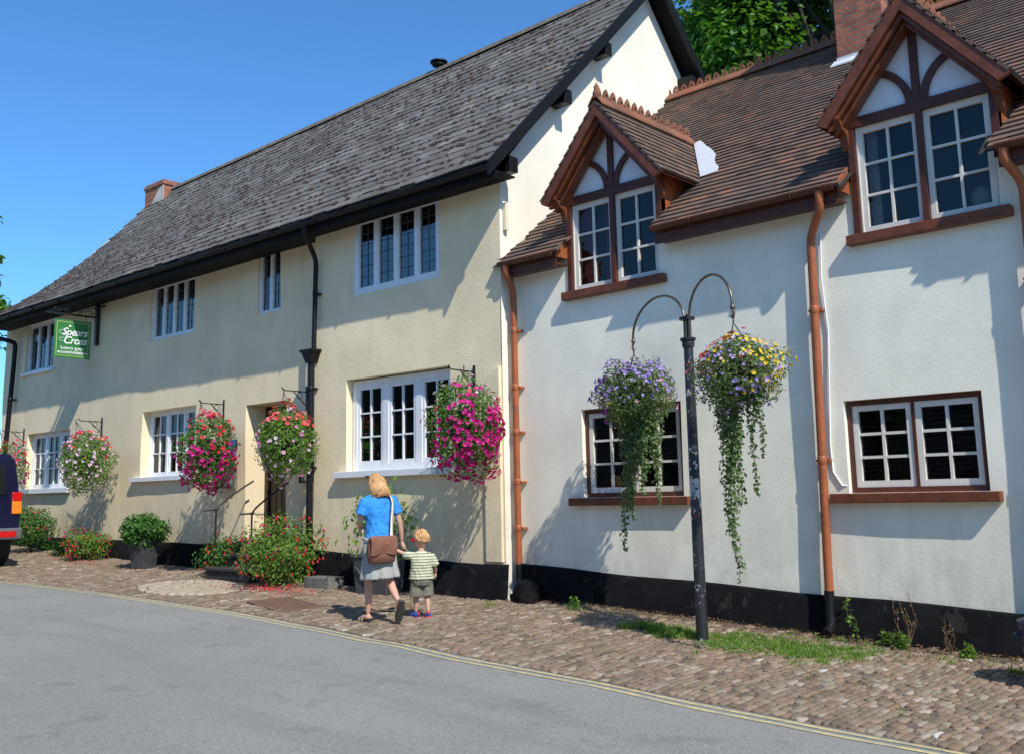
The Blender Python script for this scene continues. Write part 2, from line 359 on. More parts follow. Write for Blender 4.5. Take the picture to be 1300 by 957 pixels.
# iron inspection cover
t=thing('inspection_cover','rusty brown rectangular iron cover let into the cobbles beside the yellow lines','cover',(-10.37,7.09,gz(-10.37,7.09)))
M['rust']=plain('rusty_iron',(.17,.095,.065),.8,.3,12,.004,50)
mb=MB(); mb.box(-.53,.53,-.24,.24,-.01,.012)
for i in range(21):
    for j in range(9): mb.box(-.49+i*.047,-.49+i*.047+.024,-.21+j*.048,-.21+j*.048+.024,.012,.017)
mb.build('plate',M['rust'],t)
mb=MB()
for a in ((-.58,.58,-.28,-.245),(-.58,.58,.245,.28),(-.58,-.535,-.245,.245),(.535,.58,-.245,.245)): mb.box(*a,-.02,.016)
mb.build('frame',M['rust'],t)
t.rotation_euler=(0.03,.03,-.22)

# ------------------------------------------------------------------ walls
def wall_mesh(mb, s0, s1, zf, zt, n0, holes, depth, step=.3, amp=.010, seed=0, extra=()):
    """front face with holes and reveals; zf(s) bottom, zt top"""
    S=set([s0,s1]); Z=set([0.0,zt])
    for h in holes:
        S.update(h[:2]); Z.update(h[2:4])
    def fill(v):
        v=sorted(v); out=[v[0]]
        for a,b in zip(v,v[1:]):
            k=max(1,int(round((b-a)/step)))
            out+= [a+(b-a)*i/k for i in range(1,k+1)]
        return out
    S=fill(S); Z=fill(Z)
    idx={}
    def P(i,j):
        s,z=S[i],Z[j]
        d=amp*noise.noise(Vector((s*.55+seed,z*.6,seed)))*2+amp*.5*noise.noise(Vector((s*1.7,z*1.7,seed+5)))
        return (s,n0-d,z)
    base=len(mb.v)
    for j in range(len(Z)):
        for i in range(len(S)): mb.v.append(P(i,j))
    W=len(S)
    def inh(s,z):
        for h in holes:
            if h[0]<s<h[1] and h[2]<z<h[3]: return h
        return None
    for j in range(len(Z)-1):
        for i in range(W-1):
            if inh((S[i]+S[i+1])/2,(Z[j]+Z[j+1])/2): continue
            mb.f.append((base+j*W+i,base+j*W+i+1,base+(j+1)*W+i+1,base+(j+1)*W+i)); mb.m.append(0); mb.sm.append(True)
    for h in holes:
        a=S.index(min(S,key=lambda x:abs(x-h[0]))); b=S.index(min(S,key=lambda x:abs(x-h[1])))
        c=Z.index(min(Z,key=lambda x:abs(x-h[2]))); d=Z.index(min(Z,key=lambda x:abs(x-h[3])))
        dp=h[4] if len(h)>4 else depth
        def rev(cells,flare):
            for (i,j),(k,l) in zip(cells,cells[1:]):
                p,q=Vector(P(i,j)),Vector(P(k,l)); 
                p2=Vector((p.x,n0+dp,p.z)); q2=Vector((q.x,n0+dp,q.z))
                mb.add([p,q,q2,p2],[(0,1,2,3)],0,False)
        rev([(a,j) for j in range(c,d+1)],0); rev([(b,j) for j in range(c,d+1)],0)
        rev([(i,c) for i in range(a,b+1)],0)
        if h[3]<zt-.001: rev([(i,d) for i in range(a,b+1)],0)
def window(parent, s0,s1,z0,z1,n, nl, cols, rows, fm, fw=.05, sw=.04, bw=.022, lattice=False, sill=None, sillm=None, curtains=None, blind=False, outer=None, name='window', mull=None, label=None):
    """frame as the window mesh; panes, sill, lattice, curtain as sub-parts. n = face of the frame"""
    mb=MB(); y0,y1=n,n+.07
    om=1 if outer else 0
    mull=mull if mull is not None else fw
    mb.box(s0,s0+fw,y0,y1,z0,z1,om); mb.box(s1-fw,s1,y0,y1,z0,z1,om)
    mb.box(s0+fw,s1-fw,y0+.002,y1,z1-fw,z1,om); mb.box(s0+fw,s1-fw,y0+.002,y1,z0,z0+fw,om)
    W=(s1-s0-2*fw-(nl-1)*mull)/nl; panes=[]
    for i in range(nl):
        a=s0+fw+i*(W+mull); b=a+W
        if i<nl-1: mb.box(b,b+mull,y0+.001,y1-.001,z0+fw,z1-fw,om)
        ya,yb=y0+.012,y1-.01
        c,d=z0+fw,z1-fw
        mb.box(a,a+sw,ya,yb,c,d); mb.box(b-sw,b,ya,yb,c,d); mb.box(a+sw,b-sw,ya+.001,yb,d-sw,d); mb.box(a+sw,b-sw,ya+.001,yb,c,c+sw*1.15)
        a2,b2,c2,d2=a+sw,b-sw,c+sw*1.15,d-sw
        for k in range(1,cols):
            x=a2+(b2-a2)*k/cols; mb.box(x-bw/2,x+bw/2,ya+.006,yb-.006,c2,d2)
        for k in range(1,rows):
            z=c2+(d2-c2)*k/rows; mb.box(a2,b2,ya+.008,yb-.008,z-bw/2,z+bw/2)
        panes.append((a2,b2,c2,d2))
    o=mb.build(name,[fm,outer] if outer else fm,parent)
    if label: o['label']=label
    for i,(a,b,c,d) in enumerate(panes):
        g=MB(); yy=n+.045
        g.add([(a,yy+R_.uniform(-.002,.002),c),(b,yy+R_.uniform(-.002,.002),c),(b,yy+R_.uniform(-.002,.002),d),(a,yy,d)],[(0,1,2,3)]); g.build('pane',M['glassblue'] if lattice else M['glass'],o,recalc=False)
        if lattice:
            l=MB(); k=2
            for q in range(1,k):
                x=a+(b-a)*q/k; l.box(x-.005,x+.005,yy-.006,yy-.003,c,d)
            r=max(5,int((d-c)/.135))
            for q in range(1,r):
                z=c+(d-c)*q/r; l.box(a,b,yy-.007,yy-.0035,z-.005,z+.005)
            l.build('lead_lattice',M['lead'],o)
    if sill:
        q=MB(); q.box(*sill); q.build('sill',sillm or fm,o,bevel=.006)
    if curtains:
        for (a,b,mk) in curtains:
            q=MB(); k=max(6,int((b-a)/.02)); vs=[]
            for i in range(k+1):
                x=a+(b-a)*i/k; y=n+.13+.018*math.sin(i*1.9)
                vs+=[(x,y,z0+.02),(x,y,z1-.03)]
            q.add(vs,[(2*i,2*i+2,2*i+3,2*i+1) for i in range(k)],0,True); q.build('curtain',M[mk],o)
    if blind:
        q=MB(); z=z0+.06
        while z<z1-.05:
            q.hexa([(s0+.06,n+.085,z),(s1-.06,n+.085,z),(s1-.06,n+.12,z+.022),(s0+.06,n+.12,z+.022),(s0+.06,n+.085,z+.003),(s1-.06,n+.085,z+.003),(s1-.06,n+.12,z+.025),(s0+.06,n+.12,z+.025)]); z+=.045
        q.build('blind',M['blind'],o)
    return o

# ================================================================== CREAM HOUSE (local frame = y frame)
base=(-15.4,9.0,gz(-15.4,9.0))
H1=thing('cream_house','long cream roughcast guest house with stone slate roof and white windows','house',y2w(*base),TH,off=base)
SG=-7.92
NL=9.17; NR=9.0; SB=-11.62   # left part set back from the right part
SLc=-23.1
hl=[(-22.05,-20.7,4.43,5.50,.10),(-21.72,-19.74,1.92,3.10,.16),(-16.75,-15.28,4.53,5.58,.10),(-16.9,-15.1,2.04,3.24,.2),(-13.34,-12.74,4.57,5.62,.08),(-13.62,-12.52,0.95,3.12,.48)]
hr=[(-10.76,-9.0,4.47,5.61,.07),(-10.9,-8.82,1.95,3.27,.17)]
mb=MB()
wall_mesh(mb,SLc,SB,None,5.72,NL,hl,.16,seed=3,amp=.016)
wall_mesh(mb,SB,SG,None,5.72,NR,hr,.16,seed=8,amp=.012)
mb.add([(SB,NR,0),(SB,NL,0),(SB,NL,5.72),(SB,NR,5.72)],[(0,1,2,3)])
# shell: back and far end
mb.add([(SLc,NL,-.1),(SLc,16.2,-.1),(SLc,16.2,5.7),(SLc,12.6,9.25),(SLc,NL,5.7)],[(0,1,2,3,4)])
mb.add([(SLc,16.2,-.1),(SG,16.2,-.1),(SG,16.2,5.7),(SLc,16.2,5.7)],[(0,1,2,3)])
mb.build('wall',M['cream'],H1)
# white gable facing the neighbour
mb=MB()
zr=lambda s:9.72+(s+8)*.021
fine=[(9.0,5.65),(9.0,-.1)]
P=[(9.0,-.1),(16.2,-.1),(16.2,5.66),(12.6,9.60),(9.0,5.70)]
mb.add([(SG,a,b) for a,b in P],[tuple(range(5))])
M['gable']=render_wall('white_gable_paint',(.90,.84,.70),(.78,.72,.58),.003)
mb.build('gable_wall',M['gable'],H1)
# added black sheets behind the windows, standing in for the darkness of the rooms
mb=MB(); mb.box(SLc+.1,SG-.1,NL+.72,NL+.76,0,5.85); mb.box(SLc+.1,SG-.1,NL+.2,NL+.72,3.5,3.55); mb.box(-13.80,-13.70,NL+.02,NL+.72,0,5.6); mb.box(-12.45,-12.35,NL+.02,NL+.72,0,5.6); mb.build('dark_backing',M['inside'],H1)
# plinth
def plinth(parent, tab, n, proud, step=.4, name='plinth', ground=None):
    mb=MB(); s0,s1=tab[0][0],tab[-1][0]; k=int((s1-s0)/step); vs=[]
    for i in range(k+1):
        s=s0+(s1-s0)*i/k; zt=lerp_table(tab,s)+.008*math.sin(s*3.1); w=.006*math.sin(s*4.3)
        vs+=[(s,n-proud+w-.02,-.3),(s,n-proud+w,zt-.02),(s,n-proud*.4+w,zt),(s,n+.03,zt+.004)]
    fs=[(4*i+j,4*i+4+j,4*i+5+j,4*i+1+j) for i in range(k) for j in range(3)]
    mb.add(vs,fs,0,True); mb.add(vs[:4],[(0,1,2,3)]); mb.add(vs[-4:],[(3,2,1,0)])
    mb.build(name,M['plinth'],parent)
plinth(H1,[(SLc,.98),(-21.6,.95),(-17.8,.92),(-15,.90),(-13.66,.93)],NL,.04)
plinth(H1,[(-12.5,1.0),(SB,1.02)],NL,.04)
plinth(H1,[(SB,.87),(-8.08,.77),(SG+.02,.77)],NR,.045)
# shallow buttress at the corner
mb=MB(); prof=[(-8.22,.80),(-8.22,2.75),(-8.20,2.95),(-8.14,3.08),(-8.04,3.15),(-7.95,3.17),(-7.95,.80)]
mb.prism(prof,(0,NR-.035,0),(1,0,0),(0,0,1),(0,.05,0)); mb.build('buttress',M['cream'],H1,bevel=.01)
wf=M['wframe']
window(H1,-22.05,-20.7,4.43,5.5,NL+.06,3,1,1,wf,lattice=True,fw=.05,sw=.022,mull=.04,sill=(-22.15,-20.62,NL-.06,NL+.07,4.38,4.44))
window(H1,-21.72,-19.74,1.92,3.1,NL+.12,3,2,3,wf,fw=.06,mull=.09,sill=(-22.1,-19.6,NL-.09,NL+.14,1.83,1.93),curtains=[(-21.6,-21.3,'curtain'),(-20.5,-20.2,'redcurtain')])
window(H1,-16.75,-15.28,4.53,5.58,NL+.05,4,1,1,wf,lattice=True,fw=.055,sw=.018,mull=.045,curtains=[(-16.6,-16.3,'curtain')])
window(H1,-16.9,-15.1,2.04,3.24,NL+.16,3,2,3,wf,fw=.05,mull=.05,sill=(-17.15,-15.02,NL-.09,NL+.17,1.97,2.05),curtains=[(-16.8,-16.55,'curtain'),(-15.75,-15.45,'redcurtain')])
window(H1,-13.34,-12.74,4.57,5.62,NL+.03,2,1,1,wf,lattice=True,fw=.03,sw=.018,mull=.04)
window(H1,-10.76,-9.0,4.47,5.61,NR+.02,4,1,1,wf,lattice=True,fw=.075,mull=.06,sw=.022,curtains=[(-10.6,-10.35,'curtain')])
wm=window(H1,-10.88,-8.84,1.97,3.25,NR+.11,3,2,3,wf,fw=.09,mull=.12,sw=.045,sill=(-11.06,-8.72,NR-.1,NR+.12,1.88,1.97),curtains=[(-10.35,-10.22,'curtain')])
mb=MB(); mb.box(-10.7,-10.5,NR+.165,NR+.168,2.28,2.38); M['green']=plain('lime_green_card',(.12,.62,.02),.6,.03); mb.build('window_sticker',M['green'],wm)
# door, deep in its reveal
mb=MB()
mb.box(-13.58,-12.56,NL+.44,NL+.50,1.0,3.08)
d=mb.build('door',M['wood'],H1)
mb=MB()
for i in range(6): mb.box(-13.5+i*.155,-13.5+i*.155+.13,NL+.425,NL+.44,1.05,3.0)
mb.build('door_boards',M['wood'],d)
mb=MB(); mb.tube([(-12.72,NL+.39,2.02),(-12.72,NL+.39,1.9)],.015); mb.tube([(-12.72,NL+.43,1.96),(-12.72,NL+.37,1.96)],.012); mb.build('handle',M['iron'],d)
mb=MB(); mb.box(-13.62,-13.54,NL+.38,NL+.47,1.0,3.1); mb.box(-12.6,-12.52,NL+.38,NL+.47,1.0,3.1); mb.box(-13.54,-12.6,NL+.382,NL+.47,3.03,3.11); mb.build('door_frame',M['wood'],d)
# ---- roof
NE,ZE=8.47,5.60; NRg=12.6; SV=SG+.30; SE=-23.0
def roofP(s,t):
    c=.30*max(0,min(1,(-s-14)/9)) + .05
    return Vector((s,NE+(NRg-NE)*t,ZE+(zr(s)-ZE)*t-c*math.sin(PI*t)+.03*noise.noise(Vector((s*.4,t*3,1)))))
LR=math.hypot(NRg-NE,4.2)
def tiles(mb, P, s0,s1, rows, w, th, up, rr, skip=None, jit=.01, gap=.004, lift=.0, overl=1.25, wj=.12):
    for j in range(rows):
        t0=j/rows; t1=min(1.0,(j+overl)/rows)
        s=s0+(w/2 if j%2 else 0)-rr.uniform(0,.02)
        while s<s1:
            ww=w*(1+rr.uniform(-wj,wj)); a=max(s,s0)+gap; b=min(s+ww,s1)-gap; s+=ww
            if b-a<.04: continue
            if skip and skip((a+b)/2,(t0+t1)/2): continue
            k=rr.uniform(0,lift); dt=rr.uniform(-jit,jit)/rows*8
            u=Vector(up)
            A=P(a,max(0,t0+dt)); B=P(b,max(0,t0+dt+rr.uniform(-jit,jit)/rows*2)); D=P(a,t1); E_=P(b,t1)
            k1=rr.uniform(0,lift*.6)
            vs=[A+u*(th+k),B+u*(th+k+k1),E_+u*(th*.35),D+u*(th*.35),A+u*(k-.004),B+u*(k+k1-.004)]
            mb.add(vs,[(0,1,2,3),(4,5,1,0),(0,3,4),(1,5,2)])
rr=random.Random(11)
mb=MB(); tiles(mb,roofP,SE,SV,25,.27,.011,(0,-.70,.72),rr,jit=.014,gap=.004,lift=.010,wj=.22)
rf=mb.build('roof',M['slate'],H1)
# moss cushions in the joints
mb=MB()
for _ in range(3000):
    s=rr.uniform(SE,SV); t=rr.randint(1,24)/25+rr.uniform(-.012,.002); p=roofP(s,t)+Vector((0,-.7,.72))*.022
    r=rr.uniform(.012,.045)
    vs=[p+Vector((r*1.3*math.cos(g),r*.55*math.sin(g),r*.55*math.sin(g)))for g in [k*PI/3+rr.uniform(-.3,.3) for k in range(6)]]+[p+Vector((0,-.7,.72))*r*.55]
    mb.add(vs,[(k,(k+1)%6,6) for k in range(6)],0,True)
o=mb.build('roof_moss',M['moss'],rf); o['kind']='stuff'
# deck, far slope, barge boards, ridge, gutter, soffit
mb=MB(); k=24
for i in range(k):
    a=SE+(SV-SE)*i/k; b=SE+(SV-SE)*(i+1)/k
    for j in range(6):
        t0,t1=j/6,(j+1)/6; o_=Vector((0,0,-.015))
        mb.add([roofP(a,t0)+o_,roofP(b,t0)+o_,roofP(b,t1)+o_,roofP(a,t1)+o_],[(0,1,2,3)],0,True)
    mb.add([(a,12.6,zr(a)-.02),(b,12.6,zr(b)-.02),(b,16.75,5.45),(a,16.75,5.45)],[(0,1,2,3)])
mb.build('roof_deck',M['roofdeck'],rf)
mb=MB()
def rake(sa,sb,z_up,z_dn,front=True,back=True):
    def lo(n): t=(n-NE)/(NRg-NE); return roofP(SV,t).z
    if front:
        A=[(NE+.0,lo(NE)),(NRg,lo(NRg))]
        mb.hexa([(sa,NE,lo(NE)-z_dn),(sb,NE,lo(NE)-z_dn),(sb,NRg,lo(NRg)-z_dn),(sa,NRg,lo(NRg)-z_dn),(sa,NE,lo(NE)+z_up),(sb,NE,lo(NE)+z_up),(sb,NRg,lo(NRg)+z_up),(sa,NRg,lo(NRg)+z_up)])
    if back:
        z1,z2=lo(NRg),5.5
        mb.hexa([(sa,NRg,z1-z_dn),(sb,NRg,z1-z_dn),(sb,16.75,z2-z_dn),(sa,16.75,z2-z_dn),(sa,NRg,z1+z_up),(sb,NRg,z1+z_up),(sb,16.75,z2+z_up),(sa,16.75,z2+z_up)])
rake(SV-.02,SV+.025,.015,.18); mb.build('bargeboard',M['black'],rf)
mb=MB(); rake(SG+.004,SV-.022,-.045,.07); mb.build('verge_soffit',M['soffit'],rf)
for (n,z) in ((11.17,8.02),(10.16,6.98),(8.98,5.72),(13.6,8.28),(14.7,7.1)):
    mb=MB(); mb.box(SG,SV-.03,n-.07,n+.09,z-.13,z+.07); mb.build('purlin_end',M['black'],rf,bevel=.01)
mb=MB(); 
for i in range(33):
    a=SE+(SV-SE)*i/33; b=SE+(SV-SE)*(i+1)/33-.012; za,zb=zr(a),zr(b)
    prof=[(-.11,-.06),(-.08,.025),(0,.05),(.08,.025),(.11,-.06)]
    A=[(a,NRg+x,za+z+.01) for x,z in prof]; B=[(b,NRg+x,zb+z+.01) for x,z in prof]
    mb.add(A+B,[(q,q+5,q+6,q+1) for q in range(4)]+[(0,1,2,3,4),(9,8,7,6,5)])
mb.build('ridge_tiles',M['dridge'],rf)
mb=MB(); mb.tube([(-12.56,12.6,9.55),(-12.56,12.6,9.80)],.06,10); mb.tube([(-12.56,12.6,9.74),(-12.56,12.6,9.77)],.13,12); mb.tube([(-12.56,12.6,9.80),(-12.56,12.6,9.82),(-12.56,12.6,9.85)],[.17,.17,.10],14); mb.build('vent_pipe',M['black'],rf)
def gutter(parent, s0,s1,n,z,r,m,sag=0,brk=True,seg=8):
    mb=MB(); k=max(2,int((s1-s0)/.6)); vs=[];vi=[]
    for i in range(k+1):
        s=s0+(s1-s0)*i/k; zz=z+sag*math.sin(s*1.1)*.5
        for q in range(seg+1):
            g=PI+PI*q/seg; vs.append((s,n+r*math.cos(g),zz+r*math.sin(g)))
        for q in range(seg+1):
            g=PI+PI*q/seg; vs.append((s,n+(r-.008)*math.cos(g),zz+(r-.008)*math.sin(g)))
    w=2*(seg+1); fs=[]
    for i in range(k):
        for q in range(seg): fs+=[(i*w+q,(i+1)*w+q,(i+1)*w+q+1,i*w+q+1),(i*w+seg+1+q,i*w+seg+2+q,(i+1)*w+seg+2+q,(i+1)*w+seg+1+q)]
        fs+=[(i*w,i*w+seg+1,(i+1)*w+seg+1,(i+1)*w),(i*w+seg,(i+1)*w+seg,(i+1)*w+w-1,i*w+w-1)]
    mb.add(vs,fs,0,True)
    for s in (s0,s1):
        mb.add([(s,n+r*math.cos(PI+PI*q/seg),z+r*math.sin(PI+PI*q/seg)) for q in range(seg+1)],[tuple(range(seg+1))])
    s=s0+.5
    while s<s1-.2:
        mb.tube([(s,n+(r+.006)*math.cos(PI+PI*q/seg),z+(r+.006)*math.sin(PI+PI*q/seg)) for q in range(seg+1)],.012,4); s+=1.15
    return mb.build('gutter',m,parent)
gutter(H1,SE,SV-.02,8.535,5.575,.062,M['black'])
mb=MB(); mb.box(SE,SG+.29,8.60,8.63,5.43,5.70); mb.box(SE,SG+.29,8.63,NR-.02,5.50,5.52); mb.box(SE,SB-.02,NR-.018,NL,5.50,5.52)
mb.build('fascia',M['soffit'],H1)
def downpipe(parent, pts, r, m, brackets=(), n_wall=9.0, hopper=None, shoe=None, collars=()):
    # round off the corners
    P=[Vector(p) for p in pts]; out=[P[0]]
    for a,b,c in zip(P,P[1:],P[2:]):
        d1=(a-b); d2=(c-b); l=min(.09,d1.length*.45,d2.length*.45); d1.normalize(); d2.normalize()
        for k in range(5):
            t=k/4; out.append((b+d1*l)*(1-t)**2+b*2*t*(1-t)+(b+d2*l)*t*t)
    out.append(P[-1])
    mb=MB(); mb.tube(out,r,12)
    for z in collars:
        for a,b in zip(P,P[1:]):
            if min(a.z,b.z)<z<max(a.z,b.z):
                f=(z-a.z)/(b.z-a.z); c=a+(b-a)*f; d=(b-a).normalized(); mb.tube([c-d*.04,c-d*.032,c+d*.032,c+d*.04],[r*1.0,r*1.14,r*1.14,r*1.0],12)
                mb.box(c.x-r*1.7,c.x+r*1.7,c.y+.01,n_wall,c.z-.012,c.z+.012)
    o=mb.build('downpipe',m,parent)
    if hopper:
        h=MB(); x,y,z=hopper; h.hexa([(x-.06,y-.06,z-.12),(x+.06,y-.06,z-.12),(x+.06,n_wall,z-.12),(x-.06,n_wall,z-.12),(x-.13,y-.09,z+.04),(x+.13,y-.09,z+.04),(x+.13,n_wall,z+.04),(x-.13,n_wall,z+.04)]); h.box(x-.15,x+.15,y-.11,n_wall,z+.04,z+.075); h.build('hopper',m,o)
    if shoe:
        h=MB(); x,y,z=shoe; h.tube([(x,y,z+.38),(x,y,z+.08),(x,y-.03,z+.03),(x,y-.12,z)],[r*1.12,r*1.12,r*1.12,r*1.25],12); h.build('pipe_shoe',M['black'],o)
    return o
downpipe(H1,[(-11.3,8.535,5.53),(-11.3,8.56,5.38),(-11.52,8.92,5.12),(-11.55,8.92,3.75)],.036,M['black'],n_wall=NR,hopper=(-11.62,8.93,3.70),collars=(4.6,))
downpipe(H1,[(-11.62,8.93,3.62),(-11.64,8.93,.42)],.046,M['black'],n_wall=NR,collars=(3.2,2.05,1.0))
downpipe(H1,[(-22.9,8.535,5.53),(-22.9,8.6,5.36),(-22.35,9.06,5.15),(-22.38,9.06,4.6),(-22.55,9.06,3.0),(-22.75,9.06,.8)],.05,M['black'],n_wall=NL,collars=(3.9,2.0))
# chimney at the far end
ch=MB(); ch.box(-22.95,-22.05,12.3,12.95,8.6,9.62); ch.box(-22.98,-22.02,12.27,12.98,9.50,9.57)
cho=ch.build('chimney',M['brick'],H1)
M['patch']=plain('pale_mortar_patch',(.55,.50,.44),.9,.25,5,.01,20)
ch=MB(); ch.prism([(.2,0),(.92,0),(.92,.72),(.70,.66),(.35,.30)],(-22.96,12.285,8.75),(1,0,0),(0,0,1),(0,.02,0)); ch.build('render_patch',M['patch'],cho)
# small meter box, tie plate, cable
mb=MB(); mb.box(-7.90,-7.86,9.05,9.11,4.9,5.25); mb.build('junction_box',M['creamlight'],H1)

# ================================================================== WHITE HOUSE (world frame)
NW=8.94
base=(-2.0,NW,gz(-2.0,NW))
H2=thing('white_house','white rendered cottage with clay tile roof, half-timbered dormers and chestnut brown trim','house',base,0,off=base)
W0=-8.19; W1=6.0
DL,DR=-6.6,-3.06
DX=[DL,DR,.6,4.2]
hw=[(-7.15,-5.80,1.55,2.56,.11),(-3.98,-2.74,1.55,2.41,.11),(.2,1.5,1.5,2.4,.11)]+[(d-.62,d+.62,3.96,4.50,.08) for d in DX[:3]]
mb=MB(); wall_mesh(mb,W0,W1,None,4.50,NW,hw,.11,seed=21,amp=.012)
mb.add([(W1,NW,-.5),(W1,17,-.5),(W1,17,4.5),(W1,13,7.8),(W1,NW,4.5)],[(0,1,2,3,4)]); mb.add([(W0,17,-.5),(W1,17,-.5),(W1,17,4.5),(W0,17,4.5)],[(0,1,2,3)])
mb.build('wall',M['white'],H2)
mb=MB(); mb.box(W0+.1,W1-.1,NW+.75,NW+.8,-.2,4.9); mb.box(W0+.1,W1-.1,NW+.25,NW+.75,2.95,3.0)  # added black sheets that darken the view through the panes
for d_ in DX[:3]: mb.prism([(-.6,4.88),(.6,4.88),(.6,5.2),(0,5.9),(-.6,5.2)],(d_,NW+.7,0),(1,0,0),(0,0,1),(0,.04,0)); mb.build('dark_backing',M['inside'],H2)
plinth(H2,[(W0,.78),(-8.11,.77),(-5.7,.67),(-4.27,.61),(-2.66,.55),(0,.45),(W1,.25)],NW,.04)
# roof plane
def zm(n): return 4.45+.80*(n-8.70)
NE2=8.66; NR2=13.0
def roof2(s,t): 
    n=NE2+(NR2-NE2)*t; return Vector((s,n,zm(n)+.02*noise.noise(Vector((s*.5,n*.6,4)))))
def in_dormer(s,n):
    z=zm(n)
    for d in DX[:3]:
        if abs(s-d)<.66 and z<6.12-1.2*abs(s-d)-.06: return True
    return False
CHS=(-5.13,-4.50,12.13,12.95)
def skip2(s,t):
    n=NE2+(NR2-NE2)*t
    return in_dormer(s,n) or (CHS[0]-.03<s<CHS[1]+.03 and n>CHS[2]-.05)
def y2gable(n): return y2w(SG,n,0).x
rr=random.Random(23)
mb=MB(); tiles(mb,roof2,-8.35,W1,46,.165,.030,(0,-.62,.78),rr,skip=lambda s,t: skip2(s,t) or s<y2w(SG,NE2+(NR2-NE2)*t,0).x+.02,jit=.002,gap=.0015,lift=.005,overl=1.3,wj=.03)
rf2=mb.build('roof',M['clay'],H2)
mb=MB(); s=-8.3
while s<W1:
    for j in range(30):
        t0,t1=j/30,(j+1)/30
        if not in_dormer(s+.1,NE2+(NR2-NE2)*(t0+t1)/2): 
            mb.add([roof2(s,t0)-Vector((0,0,.02)),roof2(s+.2,t0)-Vector((0,0,.02)),roof2(s+.2,t1)-Vector((0,0,.02)),roof2(s,t1)-Vector((0,0,.02))],[(0,1,2,3)])
    mb.add([(s,NR2,zm(NR2)-.02),(s+.2,NR2,zm(NR2)-.02),(s+.2,17.4,4.3),(s,17.4,4.3)],[(0,1,2,3)]); s+=.2
mb.build('roof_deck',M['roofdeck'],rf2)
def crest(mb, A, d, side, n, L=.30, tooth=.13, sw=.17, drop=.13, every=1):
    """ridge tiles with pointed pierced crests along direction d from A"""
    A,d,side=Vector(A),Vector(d).normalized(),Vector(side).normalized(); up=side.cross(d); up=up if up.z>0 else -up
    for i in range(n):
        a=A+d*(i*L); b=A+d*((i+1)*L-.006)
        prof=[(-sw,-drop),(-.03,0.0),(.03,0.0),(sw,-drop)]
        P=[a+side*x+Vector((0,0,1))*z for x,z in prof]; Q=[b+side*x+Vector((0,0,1))*z for x,z in prof]
        P2=[p+Vector((0,0,.025)) for p in P]; Q2=[p+Vector((0,0,.025)) for p in Q]
        mb.add(P+Q+P2+Q2,[(8,12,13,9),(9,13,14,10),(10,14,15,11),(0,8,9,1),(1,9,10,2),(2,10,11,3),(4,5,13,12),(5,6,14,13),(6,7,15,14),(0,4,12,8),(3,11,15,7)])
        for q in range(max(1,int(round(L/.15)))):
            c=a+d*(.075+q*.15)+Vector((0,0,.02)); T=tooth*R_.uniform(.92,1.05)
            outl=[(-.052,0),(-.055,.35*T/.13*.13),(-.035,.72*T),(0,T),(.035,.72*T),(.055,.35*T/.13*.13),(.052,0)]
            hole=[(-.018,.30*T),(-.020,.42*T),(-.012,.52*T),(0,.56*T),(.012,.52*T),(.020,.42*T),(.018,.30*T)]
            vs=[]
            for off in (-.013,.013):
                vs+=[c+d*x+side*off+Vector((0,0,z)) for x,z in outl]+[c+d*x+side*off+Vector((0,0,z)) for x,z in hole]
            fs=[(k,k+1,8+k,7+k) for k in range(6)]+[(0,7,13,6)]
            fs+=[tuple(14+x for x in reversed(f)) for f in fs]
            fs+=[(k+1,k,14+k,15+k) for k in range(6)]+[(7+k,8+k,22+k,21+k) for k in range(6)]
            mb.add(vs,fs)
mb=MB(); crest(mb,(-8.75,NR2,zm(NR2)+.07),(1,0,0),(0,1,0),49); mb.build('ridge_tiles',M['ridge'],rf2)
# moss streak/flashing near the chimney
mb=MB(); mb.box(CHS[0],CHS[1],CHS[2],CHS[3],6.8,9.9); mb.box(CHS[0]-.04,CHS[1]+.04,CHS[2]-.04,CHS[3]+.04,9.5,9.66); co=mb.build('chimney',M['brick'],H2)
mb=MB(); mb.box(CHS[0]-.012,CHS[1]+.012,CHS[2]-.012,CHS[2],7.1,7.27); mb.hexa([(CHS[0]-.05,CHS[2]-.14,zm(CHS[2]-.14)+.03),(CHS[1]+.05,CHS[2]-.14,zm(CHS[2]-.14)+.03),(CHS[1]+.05,CHS[2],zm(CHS[2])+.03),(CHS[0]-.05,CHS[2],zm(CHS[2])+.03),(CHS[0]-.05,CHS[2]-.14,zm(CHS[2]-.14)+.045),(CHS[1]+.05,CHS[2]-.14,zm(CHS[2]-.14)+.045),(CHS[1]+.05,CHS[2],zm(CHS[2])+.05),(CHS[0]-.05,CHS[2],zm(CHS[2])+.05)])
mb.build('chimney_flashing',M['flash'],co)
mb=MB()
for sx in (-5.02,-4.72): mb.lathe([(.10,9.9),(.09,10.15),(.11,10.2),(.11,10.24)],(sx,12.75,0),12)
mb.build('chimney_pot',M['ridge'],co)
# windows of the ground floor
for (a,b,c,d,_) in hw[:3]:
    window(H2,a,b,c,d,NW+.055,2,2,3,M['cframe'],fw=.05,sw=.052,mull=.03,bw=.026,outer=M['dbrown'],blind=True,sill=(a-.16,b+.10,NW-.10,NW+.06,c-.09,c-.003),sillm=M['brown'])
def crack(parent,pts,n,seed):
    rr=random.Random(seed); out=[]
    for (s0,z0),(s1,z1) in zip(pts,pts[1:]):
        k=max(3,int(math.hypot(s1-s0,z1-z0)/.05))
        for i in range(k): out.append((s0+(s1-s0)*i/k+rr.uniform(-.006,.006),n-.002,z0+(z1-z0)*i/k+rr.uniform(-.012,.012)))
    mb=MB(); mb.tube(out,[.0016 if (i*7)%5 else .0008 for i in range(len(out))],4); mb.build('crack',M['crack'],parent)
M['crack']=plain('shadowed_plaster_crack',(.62,.58,.51),.95,.2,20)
